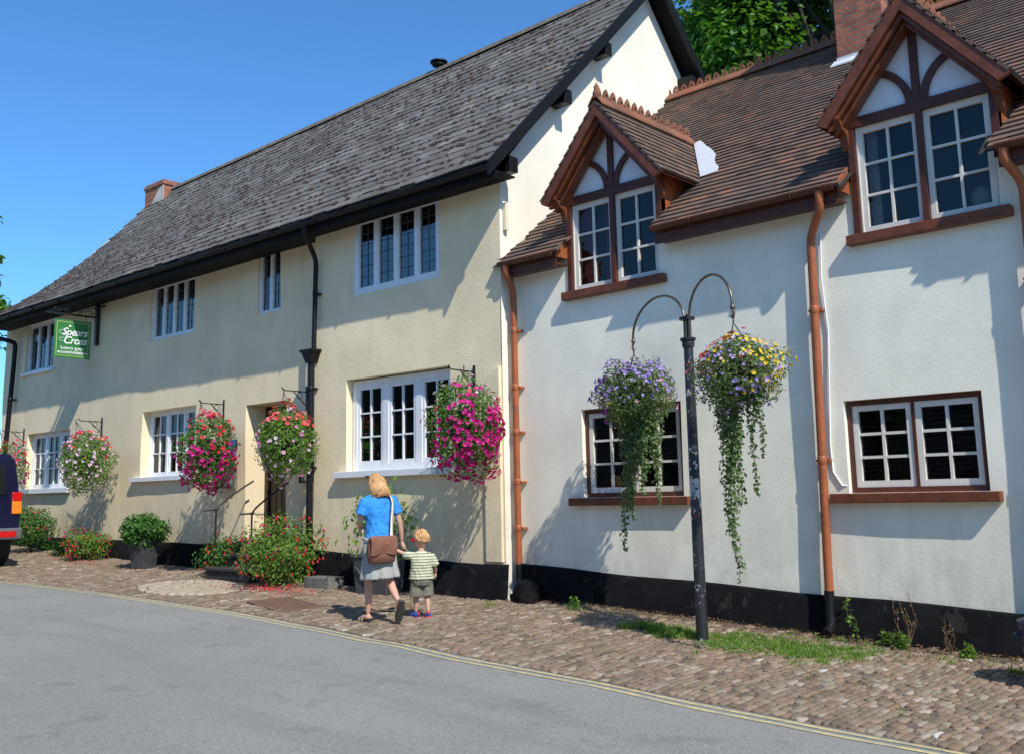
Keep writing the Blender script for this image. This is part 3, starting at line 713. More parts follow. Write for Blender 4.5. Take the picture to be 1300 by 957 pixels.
#crack(H2,[(-4.0,2.63),(-3.55,2.66),(-3.1,2.70),(-2.9,2.66),(-2.45,2.72)],NW-.004,1)
crack(H2,[(-7.9,2.52),(-7.6,2.60),(-7.35,2.56),(-7.15,2.62)],NW-.004,2)
#crack(H1,[(-9.3,3.95),(-9.25,3.7),(-9.18,3.6),(-9.16,3.35)],NR-.004,3)
# gutters
GZ=4.44; GN=8.665
for a,b in ((-8.14,-7.30),(-5.88,-3.80),(-2.36,-.15),(1.35,W1)):
    gutter(H2,a,b,GN,GZ,.055,M['dbrown'])
    mb=MB(); mb.box(a,b,8.72,8.745,4.26,4.44); mb.box(a,b,8.745,NW,4.30,4.32); mb.build('fascia',M['dbrown'],H2)
downpipe(H2,[(-8.06,GN,4.40),(-8.06,GN+.01,4.28),(-8.10,8.84,4.12),(-8.10,8.84,.62)],.041,M['pipe'],n_wall=NW,shoe=(-8.10,8.84,.40),collars=(3.6,2.9,2.35,1.75,1.2))
downpipe(H2,[(-3.95,GN,4.40),(-3.95,GN+.01,4.24),(-4.15,8.85,4.02),(-4.21,8.85,.55)],.041,M['pipe'],n_wall=NW,shoe=(-4.21,8.85,.28),collars=(3.3,1.86))
downpipe(H2,[(-2.30,GN,4.40),(-2.30,GN+.01,4.3),(-2.22,8.85,4.12),(-2.26,8.85,.5)],.041,M['pipe'],n_wall=NW,shoe=(-2.26,8.85,.25),collars=(3.3,1.86))
mb=MB(); mb.tube([(-4.08,NW-.02,4.05),(-4.10,NW-.025,3.6),(-4.07,NW-.02,3.1),(-4.10,NW-.025,2.5),(-4.13,NW-.02,2.0),(-4.12,NW-.02,1.75),(-4.04,NW-.02,1.62),(-4.0,NW-.005,1.62)],.009,6); mb.build('cable',M['wframe'],H2)
# ---- dormers
def dormer(dc, red):
    N0=NW; hwid=.66; zb=4.44; zt=5.10; za=6.0
    mb=MB(); mb.box(dc-.66,dc+.66,N0+.075,N0+.12,5.04,5.15)
    # cheeks, tied together by the head beam
    for sg in (-1,1):
        x=dc+sg*hwid; nb=8.70+(5.12-4.45)/.80
        mb.hexa([(x-.02,N0+.0,4.40),(x+.02,N0+.0,4.40),(x+.02,nb+.12,5.12),(x-.02,nb+.12,5.12),(x-.02,N0,5.16),(x+.02,N0,5.16),(x+.02,nb+.2,5.16),(x-.02,nb+.2,5.16)])
    o=mb.build('dormer',M['pipe'],H2)
    # white gable panel
    mb=MB(); mb.prism([(-.66,5.10),(.66,5.10),(.66,5.18),(0,5.98),(-.66,5.18)],(dc,N0+.02,0),(1,0,0),(0,0,1),(0,.05,0)); mb.build('gable_panel',M['wframe'],o)
    # timbers
    mb=MB(); f0,f1=N0-.02,N0+.02
    mb.box(dc-.68,dc+.68,f0-.004,f1,5.03,5.125)
    mb.box(dc-.68,dc-.615,f0,N0+.08,3.97,5.03); mb.box(dc+.615,dc+.68,f0,N0+.08,4.42,5.03)
    mb.box(dc-.028,dc+.028,f0-.002,N0+.05,3.99,5.03)
    mb.prism([(-.035,5.125),(.035,5.125),(.035,5.90),(0,5.94),(-.035,5.90)],(dc,f0,0),(1,0,0),(0,0,1),(0,.04,0))
    for sg in (-1,1):
        inner=[];outer=[]
        for k in range(11):      # brace: quarter arc springing from the foot of the king post out to the rafter
            a=math.radians(66)*k/10
            inner.append((sg*(.475-.375*math.cos(a)),5.115+.375*math.sin(a)))
            outer.append((sg*(.475-.445*math.cos(a)),5.115+.445*math.sin(a)))
        poly=inner+outer[::-1]
        mb.prism(poly,(dc,f0+.004,0),(1,0,0),(0,0,1),(0,.03,0))
    mb.build('timber_frame',M['dbrown'],o)
    # roof of dormer
    za_=6.10; sl=1.2; ev=.86; F=8.70
    def side(sg):
        def P(n_,t):   # n_ : depth, t: 0 eave..1 ridge
            return Vector((dc+sg*ev*(1-t), n_, za_-ev*sl*(1-t)))
        return P
    mt=MB(); mdk=MB(); rr=random.Random(int(dc*100)+900)
    for sg in (-1,1):
        P=side(sg)
        def nend(t): return 8.70+((za_-ev*sl*(1-t))-4.45)/.80+.05
        rows=11
        for j in range(rows):
            t0=j/rows;t1=min(1,(j+1.35)/rows); n=F-.035+(.08 if j%2 else 0); first=True
            a=F-.035
            while a<nend(t0):
                b=min(a+(.165 if not(first and j%2) else .083),nend(t0)+.05); first=False
                u=Vector((sg*.77,0,.64)); k=rr.uniform(0,.008)
                A=P(a+.002,t0);B=P(b-.002,t0);D=P(a+.002,t1);E_=P(b-.002,t1)
                mt.add([A+u*(.026+k),B+u*(.026+k),E_+u*.008,D+u*.008,A-u*.004,B-u*.004,D-u*.008],[(0,1,2,3),(4,5,1,0),(0,3,6,4),(1,5,2)]); a=b
        mdk.add([P(F,0),P(nend(0),0),P(nend(1),1),P(F,1)],[(0,1,2,3)])
        q=.03; mdk.add([P(F,0)-Vector((0,0,q)),P(nend(0),0)-Vector((0,0,q)),P(nend(1),1)-Vector((0,0,q)),P(F,1)-Vector((0,0,q))],[(0,1,2,3)])
    r=mt.build('dormer_roof',M['clay'],o); mdk.build('soffit',M['dbrown'],o)
    mb=MB(); crest(mb,(dc,F-.03,za_+.05),(0,1,0),(1,0,0),7,L=.29,tooth=.14,sw=.10,drop=.10)
    mb.lathe([(.0,0),(.045,.0),(.05,.05),(.03,.10),(.035,.13),(.0,.19)],(dc,F+.02,za_+.06),8); mb.build('ridge_crest',M['ridge'],o)
    # bargeboards: outer fascia and inner moulding, with cut ends
    for sg in (-1,1):
        mb=MB(); U=Vector((sg*.64,0,-.77)) # down the slope (x,z)
        A=Vector((dc,F,za_-.0)); Lb=ev/.64
        for (w0,w1,y0,y1) in ((.0,.105,F-.025,F+.02),(.11,.145,F+.02,F+.07),(.145,.18,F+.09,N0-.02)):
            nrm=Vector((-sg*.77,0,-.64)) 
            def Q(t,w): 
                p=A+U*t+nrm*w; 
                if t==0: # mitre at the apex
                    p=A+Vector((0,0,-w/.64))
                return p
            l=Lb+.02; pts=[Q(0,w0),Q(l,w0),Q(l-.03,w1),Q(0,w1)]
            mb.add([(p.x,y0,p.z) for p in pts]+[(p.x,y1,p.z) for p in pts],[(0,1,2,3),(7,6,5,4),(0,4,5,1),(1,5,6,2),(2,6,7,3),(3,7,4,0)])
        mb.build('bargeboard',M['brown'],o)
        # corbel bracket under the barge foot
        mb=MB(); x=dc+sg*.70
        mb.prism([(0,0),(-.22,0),(-.24,-.04),(-.19,-.07),(-.15,-.12),(-.06,-.16),(-.03,-.26),(0,-.30)],(x-.035,N0-.0,5.12),(0,1,0),(0,0,1),(.07,0,0)); mb.build('bracket',M['brown'],o)
        mb=MB(); mb.box(x-.10 if sg<0 else x-.02,x+.02 if sg<0 else x+.10,N0-.16,N0+.01,5.125,5.16); mb.build('bracket_cap',M['brown'],o)
    w=window(H2,dc-.612,dc+.612,3.97,5.028,N0+.02,2,2,3,M['cframe'],fw=.012,sw=.05,mull=.056,bw=.024,sill=(dc-.74,dc+.72,N0-.09,N0+.06,3.87,3.965),sillm=M['brown'],curtains=red)
    return o
d1=dormer(DL,[(DL-.58,DL-.40,'redcurtain'),(DL-.22,DL-.06,'redcurtain')])
d2=dormer(DR,[(DR-.56,DR-.45,'curtain')])
d3=dormer(DX[2],None)
# fascia returns beside the dormers (cut, stepped ends seen from the street)
mb=MB()
for x in (-7.31,-3.79):
    mb=MB(); mb.prism([(0.05,.02),(.05,.12),(.27,.30),(.27,.02)],(x,8.66,4.36),(0,1,0),(0,0,1),(.03,0,0)); mb.build('gutter_end',M['pipe'],H2)
# white flashing in the valley by the left dormer
mb=MB(); rr=random.Random(2); vs=[]
k=9
for i in range(k+1):
    t=i/k; zd=5.16+(6.05-5.16)*t; s=DL+(6.10-zd)/1.2+.02; n=8.70+(zd-4.45)/.80; w=.22*math.sin(PI*(.30+.62*t))+.05*rr.random()
    vs+=[(s,n,zm(n)+.045),(s+w,n+.02,zm(n+.02)+.05)]
mb.add(vs,[(2*i,2*i+1,2*i+3,2*i+2) for i in range(k)],0,True); mb.build('valley_flashing',M['flash'],rf2)
# toy/plush leaning in the right dormer window
mb=MB(); mb.lathe([(0,-.10),(.07,-.08),(.10,0),(.08,.07),(.03,.12),(0,.13)],(DR+.42,NW+.20,4.13),12); H2w=mb.build('window_ornament',M['curtain'],H2)

# ================================================================== plants
def rdir(rr):
    z=rr.uniform(-1,1); a=rr.uniform(0,2*PI); r=math.sqrt(1-z*z); return Vector((r*math.cos(a),r*math.sin(a),z))
def leaf(mb, c, nrm, L, W, rr, m=0):
    nrm=nrm.normalized(); a=rdir(rr); d=(a-nrm*a.dot(nrm)); d=d.normalized() if d.length>.01 else Vector((1,0,0)); x=nrm.cross(d)
    mb.add([c,c+d*L*.5+x*W*.5+nrm*W*.16,c+d*L-nrm*L*.12,c+d*L*.5-x*W*.5+nrm*W*.16],[(0,1,2),(0,2,3)],m)
def bloom(mb, c, nrm, r, rr, m=0, mc=1, petals=5, depth=.35):
    nrm=nrm.normalized(); a=rdir(rr); x=(a-nrm*a.dot(nrm)).normalized(); y=nrm.cross(x); k=petals*2
    rim=[]
    for i in range(k):
        g=2*PI*i/k; q=r*(1.0 if i%2==0 else .80)*rr.uniform(.94,1.04); rim.append(c+x*q*math.cos(g)+y*q*math.sin(g)+nrm*(r*depth*rr.uniform(.8,1.1)))
    inn=[c+x*r*.24*math.cos(2*PI*i/5)+y*r*.24*math.sin(2*PI*i/5)+nrm*r*.06 for i in range(5)]
    vs=inn+rim
    fs=[]
    for i in range(5): fs+=[(i,5+(2*i)%k,5+(2*i+1)%k),(i,5+(2*i+1)%k,(i+1)%5),((i+1)%5,5+(2*i+1)%k,5+(2*i+2)%k)]
    mb.add(vs,fs,m)
    mb.add(inn,[(0,1,2,3,4)],mc)
def shell(rr, R, top, bot, lump, seed, fill=.0):
    """a random point on/in a lumpy egg: R radius, top/bot half heights; returns point, outward normal"""
    d=rdir(rr); h=top if d.z>0 else bot
    k=1+lump*noise.noise(d*2.0+Vector((seed,0,0)))*1.8+lump*.7*noise.noise(d*5.0+Vector((0,seed,0)))
    rad=1-fill*rr.random()**1.5
    nrm=Vector((d.x/R,d.y/R,d.z/h)).normalized()
    return Vector((d.x*R,d.y*R,d.z*h))*k*rad, nrm, d
def hanging(name, label, P, R, top, bot, flowers, hook, seed, nleaf=3600, lump=.17, leafm='leafA', group=None, trails=(), lsize=.045, basket=True, rotz=0, hooks=None):
    rr=random.Random(seed); t=thing(name,label,'flower basket',P,0,group or ('flower baskets hanging on the cream house' if P[0]<-7 else 'flower baskets on the arms of the post'))
    mb=MB()
    for _ in range(nleaf):
        p,n,d=shell(rr,R,top,bot,lump,seed,.35); n=(n+rdir(rr)*.75)
        leaf(mb,p,n,lsize*rr.uniform(.6,1.3),lsize*.62*rr.uniform(.7,1.2),rr)
    # core that keeps the light out of the middle
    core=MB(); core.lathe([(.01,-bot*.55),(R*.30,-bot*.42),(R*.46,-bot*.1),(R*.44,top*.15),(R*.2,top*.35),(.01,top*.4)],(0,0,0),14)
    mb.build('foliage',M[leafm],t)
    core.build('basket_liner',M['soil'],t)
    for (fname,mk,cnt,r,mcent,where) in flowers:
        fb=MB(); c=0; tries=0
        while c<cnt and tries<cnt*60:
            tries+=1
            p,n,d=shell(rr,R,top,bot,lump,seed)
            w=where(d)*(1+1.6*noise.noise(d*3.2+Vector((0,seed+len(fname),0))))
            if rr.random()>w: continue
            c+=1; nn=(n*1.0+rdir(rr)*.45+Vector((0,0,.1))); bloom(fb,p*1.0+n*rr.uniform(-.01,.04),nn,r*rr.uniform(.75,1.15),rr,0,1)
        fb.build(fname,[M[mk],M[mcent]],t)['kind']='stuff'
    for (dx,dy,z0,L,wd) in trails:
        tb=MB(); pts=[];x,y=dx,dy; k=int(L/.05)
        for i in range(k+1):
            pts.append(Vector((x,y,z0-L*i/k))); x+=rr.uniform(-.012,.012); y+=rr.uniform(-.012,.012)
        tb.tube(pts[::2] if len(pts)>6 else pts,.003,4,1)
        for i,p in enumerate(pts):
            f=1-(i/k); nn=int(4+(20 if len(trails)>3 else 10)*(f**.7)*(wd/.1))
            for _ in range(nn):
                q=rdir(rr); q.z*=.5; leaf(tb,p+q*wd*(.25+.75*f)*rr.random()**.5,q+Vector((rr.uniform(-.3,.3),-.5,.5)),.040*rr.uniform(.6,1.2),.034,rr)
        tb.build('trailing_stem',[M['leafD'],M['stem']],t)
    # chains to the hook
    cb=MB(); H=Vector(hook)-Vector(P)
    for k in range(3):
        g=2*PI*k/3+.6; a=Vector((math.cos(g)*R*.42,math.sin(g)*R*.42,top*.45)); b=H-Vector((0,0,.05)); n=14
        cb.tube([a.lerp(b,i/n)+Vector((0,0,.004*(i%2))) for i in range(n+1)],.005,5)
    cb.tube([H-Vector((0,0,.05)),H+Vector((0,0,.0))],.007,6)
    cb.build('chain',M['iron'],t)
    return t
def wall_bracket(s,n_wall,z,reach,label,frame='y',dirs=-1):
    """iron bracket on wall: back plate, arm, brace"""
    P=y2w(s,n_wall,z); t=thing('basket_bracket',label,'bracket',P,TH,'wrought iron brackets for the wall baskets')
    mb=MB(); mb.box(-.014,.014,-.02,.0,-.28,.08); mb.tube([(0,-.01,.0),(0,-reach,.0),(0,-reach-.04,.02),(0,-reach-.05,.05)],.009,6)
    mb.tube([(0,-.01,-.22),(0,-reach*.45,-.06),(0,-reach*.62,-.005)],.008,6); 
    pts=[(0,-reach*.35-.05*math.cos(g),-.06+.05*math.sin(g)) for g in [k*PI/5 for k in range(11)]]; mb.tube(pts,.005,5)
    mb.build('scroll_arm',M['iron'],t); return y2w(s,n_wall-reach,z+.01)
top=lambda d: max(0,d.z); low=lambda d: max(0,.55-d.z); any_=lambda d:.6
grpB='flower baskets hanging on the cream house'
hk=wall_bracket(-8.39,NR,3.14,.42,'iron bracket right of the large cream house window, holding the magenta basket')
b5=(y2w(-8.10,8.50,2.42))
hanging('flower_basket','big magenta petunia basket hanging by the corner of the cream house',b5,.44,.52,.58,
  [('magenta_flowers','magenta',400,.033,'cdark',lambda d:max(0,.35+.75*d.x-.55*d.z)**1.5),('pink_flowers','pink',30,.028,'cdark',lambda d:max(0,-d.x*.6+d.z*.5)),('white_flowers','whitep',22,.026,'cyel',lambda d:max(0,d.z*.5+.1)),('red_flowers','coral',14,.028,'cdark',top)],y2w(-8.10,8.50,3.15),55,4200)
# the bracket for that basket
hk=wall_bracket(-12.02,NL,3.20,.42,'iron bracket between the entrance and the black downpipe')
hanging('flower_basket','pink and white petunia basket with coral top beside the entrance door',y2w(-11.72,8.58,2.42),.42,.50,.56,
  [('coral_flowers','coral',110,.033,'cdark',lambda d:max(0,d.z*1.3-.45)*(1 if d.x>-.4 else .2)),('pink_flowers','pink',75,.031,'cdark',lambda d:max(0,.6-.5*d.z)),('pale_flowers','palepink',90,.030,'cdark',lambda d:max(0,.5-.3*d.z-.3*d.x)),('yellow_flowers','yellow',12,.018,'cyel',lambda d:max(0,.5-abs(d.z-.4)*2))],y2w(-11.80,8.58,3.2),44,4600,leafm='leafC')
hk=wall_bracket(-14.24,NL,3.18,.42,'iron bracket above the lantern left of the entrance')
hanging('flower_basket','magenta petunia and red geranium basket left of the entrance lantern',y2w(-13.72,8.55,2.36),.46,.55,.58,
  [('magenta_flowers','magenta',320,.034,'cdark',lambda d:max(0,.55-1.1*d.z)**1.4),('red_flowers','red',70,.034,'cdark',lambda d:max(0,d.z*.7+d.x*.6-.35)),('pink_flowers','magenta',30,.03,'cdark',top),('white_flowers','whitep',8,.024,'cyel',lambda d:max(0,-d.x*.5))],y2w(-13.95,8.55,3.19),33,4200)
hk=wall_bracket(-18.42,NL,3.16,.42,'iron bracket between the two lower left windows of the cream house')
hanging('flower_basket','pale lilac petunia basket with red geraniums right of the far ground-floor window',y2w(-17.72,8.55,2.34),.48,.55,.55,
  [('pale_flowers','palepink',220,.031,'cdark',lambda d:max(0,.55-.2*d.z)),('red_flowers','red',38,.036,'cdark',lambda d:max(0,d.z+.4*d.x-.35)),('magenta_flowers','magenta',24,.034,'cdark',lambda d:max(0,d.z*.8-.1)),('yellow_flowers','yellow',8,.02,'cyel',top)],y2w(-18.2,8.55,3.17),22,4400,leafm='leafC')
hk=wall_bracket(-21.9,NL,3.16,.42,'iron bracket at the far left end of the cream house')
hanging('flower_basket','red and magenta flower basket at the far left above the blue car',y2w(-21.3,8.55,2.4),.48,.5,.55,
  [('red_flowers','red',90,.036,'cdark',lambda d:max(0,.3+d.z)),('magenta_flowers','magenta',120,.036,'cdark',lambda d:max(0,.5-.7*d.z))],y2w(-21.6,8.55,3.17),66,2200)
# ---- hanging-basket post
PB=(-5.02,7.93); pz=gz(*PB)
tp=thing('basket_post','chipped black iron post with two arched arms standing in the cobbles','post',(PB[0],PB[1],pz))
mb=MB(); mb.tube([(0,0,-.1),(0,0,.02),(0,0,2.74)],[.055,.055,.045],14); mb.tube([(0,0,2.70),(0,0,2.72),(0,0,2.76),(0,0,2.78)],[.052,.06,.06,.052],14); mb.build('pole',M['postpaint'],tp)
mb=MB(); mb.tube([(0,0,2.76),(0,0,3.02)],.012,8)
for z in (2.78,2.98): mb.tube([(0,0,z-.012),(0,0,z+.012)],.075,14)
for a in (-1,1): mb.tube([(a*.045,-a*.025,2.78),(a*.045,-a*.025,3.0)],.012,6)
mb.build('collar',M['iron'],tp)
hooksw={}
for sg,(hx,hy) in ((-1,(-6.02,8.44)),(1,(-4.28,7.50))):
    dv=Vector((hx-PB[0],hy-PB[1],0)); D=dv.length; dv.normalize(); r=(D-.05)/2; pts=[]
    pts.append(dv*.05+Vector((0,0,2.78)))
    for k in range(21):
        g=PI-PI*k/20; pts.append(dv*(.05+r+r*math.cos(g))+Vector((0,0,2.98+.33*math.sin(g)-.02*k/20)))
    e=pts[-1]; pts+= [e+Vector((0,0,-.05)),e+Vector((0,0,-.09))+dv*.02,e+Vector((0,0,-.12))+dv*.0,e+Vector((0,0,-.11))-dv*.025]
    mb=MB(); mb.tube(pts,.013,8); mb.lathe([(.0,-.03),(.022,-.015),(.022,.015),(0,.03)],tuple(e+Vector((0,0,-.03))),8); mb.build('arm',M['bronze'],tp)
    hooksw[sg]=Vector((PB[0],PB[1],pz))+e+Vector((0,0,-.12))
mb=MB(); rr=random.Random(8)
M['sticker']=plain('torn_sticker_paper',(.5,.5,.5),.6,.3,25); M['stickerk']=plain('sticker_ink',(.03,.03,.05),.6,.3,25); M['stickerr']=plain('sticker_red',(.45,.05,.05),.6,.3,25)
def wrap(mb,z0,z1,a0,a1,r,m):
    k=8; vs=[]
    for i in range(k+1):
        g=a0+(a1-a0)*i/k; vs+=[(r*math.cos(g),r*math.sin(g),z0),(r*math.cos(g),r*math.sin(g),z1)]
    mb.add(vs,[(2*i,2*i+2,2*i+3,2*i+1) for i in range(k)],m)
wrap(mb,1.05,1.67,-2.7,-.1,.0485,1); wrap(mb,1.28,1.47,-2.6,-.1,.0515,0); wrap(mb,1.18,1.26,-2.5,-.3,.0525,1); wrap(mb,1.50,1.66,-2.7,-.4,.0505,1)
for _ in range(46):
    g=rr.uniform(-2.5,-.2); z=rr.uniform(1.05,1.66); h=rr.uniform(.008,.035); w=rr.uniform(.1,.4); wrap(mb,z,z+h,g,g+w,.0535+rr.uniform(0,.001),rr.choice([0,0,1,2]))
# crest-like round mark
for k in range(12):
    g=-1.35+.28*math.cos(2*PI*k/12); z=1.375+.05*math.sin(2*PI*k/12); wrap(mb,z-.007,z+.007,g-.08,g+.08,.0545,1)
mb.build('sticker',[M['sticker'],M['stickerk'],M['stickerr']],tp)
h=hooksw[-1]
hanging('flower_basket','violet and purple flower basket on the left arm of the black post',(h.x,h.y,2.62),.40,.34,.36,
  [('violet_flowers','purple',330,.021,'cyel',lambda d:max(0,.25+.75*d.z)),('deep_purple_flowers','dpurple',44,.036,'cdark',lambda d:max(0,(-d.x*.9-.35)*(1 if d.z<.5 else 0)+(.5 if d.x>.6 and d.z<-.1 else 0))),('yellow_flowers','yellow',16,.014,'cyel',lambda d:max(0,-d.x*.6)),('pink_flowers','pink',10,.022,'cdark',lambda d:max(0,d.x*.6-.1))],h,77,5200,lump=.2,leafm='leafD',
  trails=[(-.02,0,-.05,.85,.24),(.18,.02,-.05,.85,.18),(-.2,0,-.0,.5,.16),(-.08,-.05,-.1,1.5,.13),(-.02,-.08,-.1,1.1,.12),(.10,-.05,-.1,.95,.10),(.20,0,-.1,1.05,.07),(-.14,.05,-.1,.7,.10),(.04,-.12,-.1,1.2,.05),(.15,-.08,-.15,.75,.10)],lsize=.035)
h=hooksw[1]
hanging('flower_basket','yellow and lilac flower basket with long trails on right arm of the post',(h.x+.02,h.y,2.60),.38,.30,.34,
  [('yellow_flowers','yellow',190,.019,'cyel',lambda d:max(0,.2+.6*d.z+.45*d.x)),('lilac_flowers','purple',170,.018,'cyel',lambda d:max(0,.5-.2*d.z)),('coral_flowers','coral',48,.030,'cdark',lambda d:max(0,d.z*.8-d.x*.8-.45)),('pale_flowers','palepink',40,.018,'cyel',any_)],h,88,5200,lump=.2,leafm='leafD',
  trails=[(-.14,0,-.05,.95,.19),(.12,0,-.05,.35,.15),(-.10,-.06,-.1,1.65,.11),(-.13,0,-.1,1.25,.12),(-.06,.03,-.1,1.0,.10),(.02,-.08,-.1,.62,.08),(.08,0,-.1,.95,.045),(.2,-.05,-.1,.62,.05),(-.22,0,-.05,.5,.07)],lsize=.032)

# ---- shrubs at the wall
def shrub(name,label,cat,P,R,hgt,nleaf,leafm,flowers,seed,pot=None,lsize=.06,lump=.2,rotz=0,stems=6,lift=0.0,group=None):
    rr=random.Random(seed); t=thing(name,label,cat,P,rotz,group); mb=MB(); c=Vector((0,0,lift+hgt/2))
    for _ in range(nleaf):
        p,n,d=shell(rr,R,hgt/2,hgt/2,lump,seed,.6); leaf(mb,c+p,n+rdir(rr)*.8+Vector((0,0,.3)),lsize*rr.uniform(.6,1.3),lsize*.5*rr.uniform(.7,1.2),rr)
    mb.build('foliage',M[leafm],t)
    sb=MB()
    for k in range(stems):
        p,n,d=shell(rr,R*.7,hgt/2,hgt/2,lump,seed,.3); q=c+p; q.z=max(q.z,lift+hgt*.4); sb.tube([(rr.uniform(-.05,.05),rr.uniform(-.05,.05),lift-.08),Vector((q.x*.4,q.y*.4,lift+hgt*.25)),q],[.012,.009,.004],5)
    sb.build('stems',M['bark'],t)
    for (fname,mk,cnt) in flowers:
        fb=MB()
        for _ in range(cnt):
            p,n,d=shell(rr,R*1.02,hgt/2,hgt/2,lump,seed,.12); p=c+p
            if p.z<.05: continue
            # drooping bell: tube, four flared sepals
            fb.tube([p,p-Vector((0,0,.012)),p-Vector((0,0,.03))],[.005,.009,.012],5,0,False)
            bloom(fb,p-Vector((0,0,.03)),Vector((rr.uniform(-.4,.4),rr.uniform(-.6,.1),-1)),.026,rr,0,1,4,.2)
        fb.build(fname,[M[mk],M['dpurple']],t)['kind']='stuff'
    if pot: pot(t)
    return t
def g3(s,n): return (s,n,gz(s,n))
shrub('fuchsia_bush','large fuchsia bush with hanging red flowers right of the entrance steps','bush',g3(-11.95,8.08),.60,.95,4200,'leafC',[('red_flowers','red',130),('pink_flowers','magenta',60)],101,lift=.0,lump=.28,lsize=.055)
def steppot(t): pass
shrub('fuchsia_bush','small fuchsia with dark leaves left of the entrance steps behind the railing','bush',(-13.75,8.30,gz(-13.8,8.3)),.40,.62,1500,'leafB',[('red_flowers','red',55)],102,lump=.25,lift=.0)
M['slatepot']=plain('dark_slate_grey_planter',(.06,.062,.066),.6,.25,8,.002,40)
def squarepot(w0,w1,h):
    def f(t):
        mb=MB(); a,b=w0/2,w1/2
        mb.hexa([(-a,-a,0),(a,-a,0),(a,a,0),(-a,a,0),(-b,-b,h),(b,-b,h),(b,b,h),(-b,b,h)])
        mb.box(-b-.015,b+.015,-b-.015,-b+.02,h-.04,h+.01); mb.box(-b-.015,b+.015,b-.02,b+.015,h-.04,h+.01); mb.box(-b-.015,-b+.02,-b+.02,b-.02,h-.04,h+.01); mb.box(b-.02,b+.015,-b+.02,b-.02,h-.04,h+.01)
        mb.build('pot',M['slatepot'],t,bevel=.006); s=MB(); s.box(-b+.02,b-.02,-b+.02,b-.02,h-.03,h+.004); s.build('soil',M['soil'],t)
    return f
shrub('potted_shrub','dense green shrub in a tapered square dark grey pot against the cream wall','potted plant',g3(-15.95,8.1),.38,.54,2200,'leafB',[],103,pot=squarepot(.26,.38,.46),lift=.36,lsize=.085,lump=.12,rotz=.3)
shrub('fuchsia_bush','loose fuchsia bush with pinkish red flowers below the lilac basket','bush',(-18.2,8.12,gz(-18.2,8.1)),.44,.58,2000,'leafC',[('red_flowers','red',90),('pink_flowers','magenta',60)],104,lump=.35,lsize=.06)
shrub('leafy_shrub','round green shrub with a few red buds beside the blue car','bush',(-20.5,8.02,gz(-20.5,8.0)),.50,.82,2200,'leafB',[('red_flowers','red',22)],105,lift=.1,lsize=.07)
shrub('leafy_shrub','low creeping shrub at the wall foot between car and fuchsia','bush',(-19.4,8.20,gz(-19.4,8.2)),.30,.32,700,'leafB',[],115,lift=.0,lsize=.05)
# tall round planter half hidden behind the woman
def tub(t):
    mb=MB(); mb.hexa([(-.26,-.16,0),(.26,-.16,0),(.26,.16,0),(-.26,.16,0),(-.30,-.19,.46),(.30,-.19,.46),(.30,.19,.46),(-.30,.19,.46)]); mb.box(-.32,.32,-.21,.21,.46,.50)
    mb.build('pot',M['slatepot'],t,bevel=.01)
    pts=[(-.22+.44*k/12,-.19-.012,.34-.16*math.sin(PI*k/12)) for k in range(13)]; q=MB(); q.tube(pts,.012,6); q.build('swag',M['slatepot'],t)
shrub('planter','dark grey rectangular planter with leafy stems behind the woman','planter',g3(-10.15,8.38),.42,.95,420,'leafC',[],106,pot=tub,lift=.42,lsize=.10,lump=.5,rotz=.15,stems=14)
# small stone block by the downpipe
bx,by=-11.25,8.32
t=thing('stone_block','low grey stone block strewn with pink petals beside the black downpipe','stone',g3(bx,by),.1)
mb=MB(); mb.box(-.25,.25,-.14,.14,-.03,.15); mb.build('block',M['stone'],t,bevel=.015)

# ---- entrance steps and railings (y frame)
base=(-12.9,8.38,gz(-13.05,8.0)); ts=thing('entrance_steps','dark stone steps rising to the recessed entrance door','steps',y2w(*base),TH,off=base)
for k,(n0,n1,z) in enumerate(((8.38,8.68,.62),(8.66,8.94,.80),(8.92,9.62,.98))):
    mb=MB(); mb.box(-13.40,-12.30,n0,n1 if k<2 else 9.12,-.1,z-.05); mb.box(-13.43,-12.27,n0-.03,n1 if k<2 else 9.12,z-.05,z)
    if k==2: mb.box(-13.6,-12.54,9.121,9.66,.3,z)
    mb.build('step',M['darkstone'],ts,bevel=.012)
def railing(s,label,nlow,zlow,nup,zup,foot):
    b=(s,nlow,foot); t=thing('handrail',label,'handrail',y2w(*b),TH,'handrails of the entrance steps',off=b)
    mb=MB(); mb.tube([(s,nlow,foot),(s,nlow,zlow)],.014,8); mb.tube([(s,nlow,zlow-.01),(s,nlow,zlow+.02)],.03,8); mb.build('post',M['iron'],t)
    mb=MB(); pts=[(s-.08,nlow-.16,zlow+.0),(s-.04,nlow-.08,zlow+.005),(s,nlow,zlow+.01)]
    for k in range(1,13):
        f=k/12; pts.append((s,nlow+(nup-nlow)*f,zlow+(zup-zlow)*(f**.85)+.02))
    mb.tube(pts,.014,8); mb.build('rail',M['iron'],t)
railing(-13.36,'black iron handrail with tall post on the left side of the steps',8.50,1.46,9.16,1.88,.62)
railing(-12.45,'black iron handrail on the right side of the steps behind the fuchsia',8.52,1.40,9.16,1.84,.62)
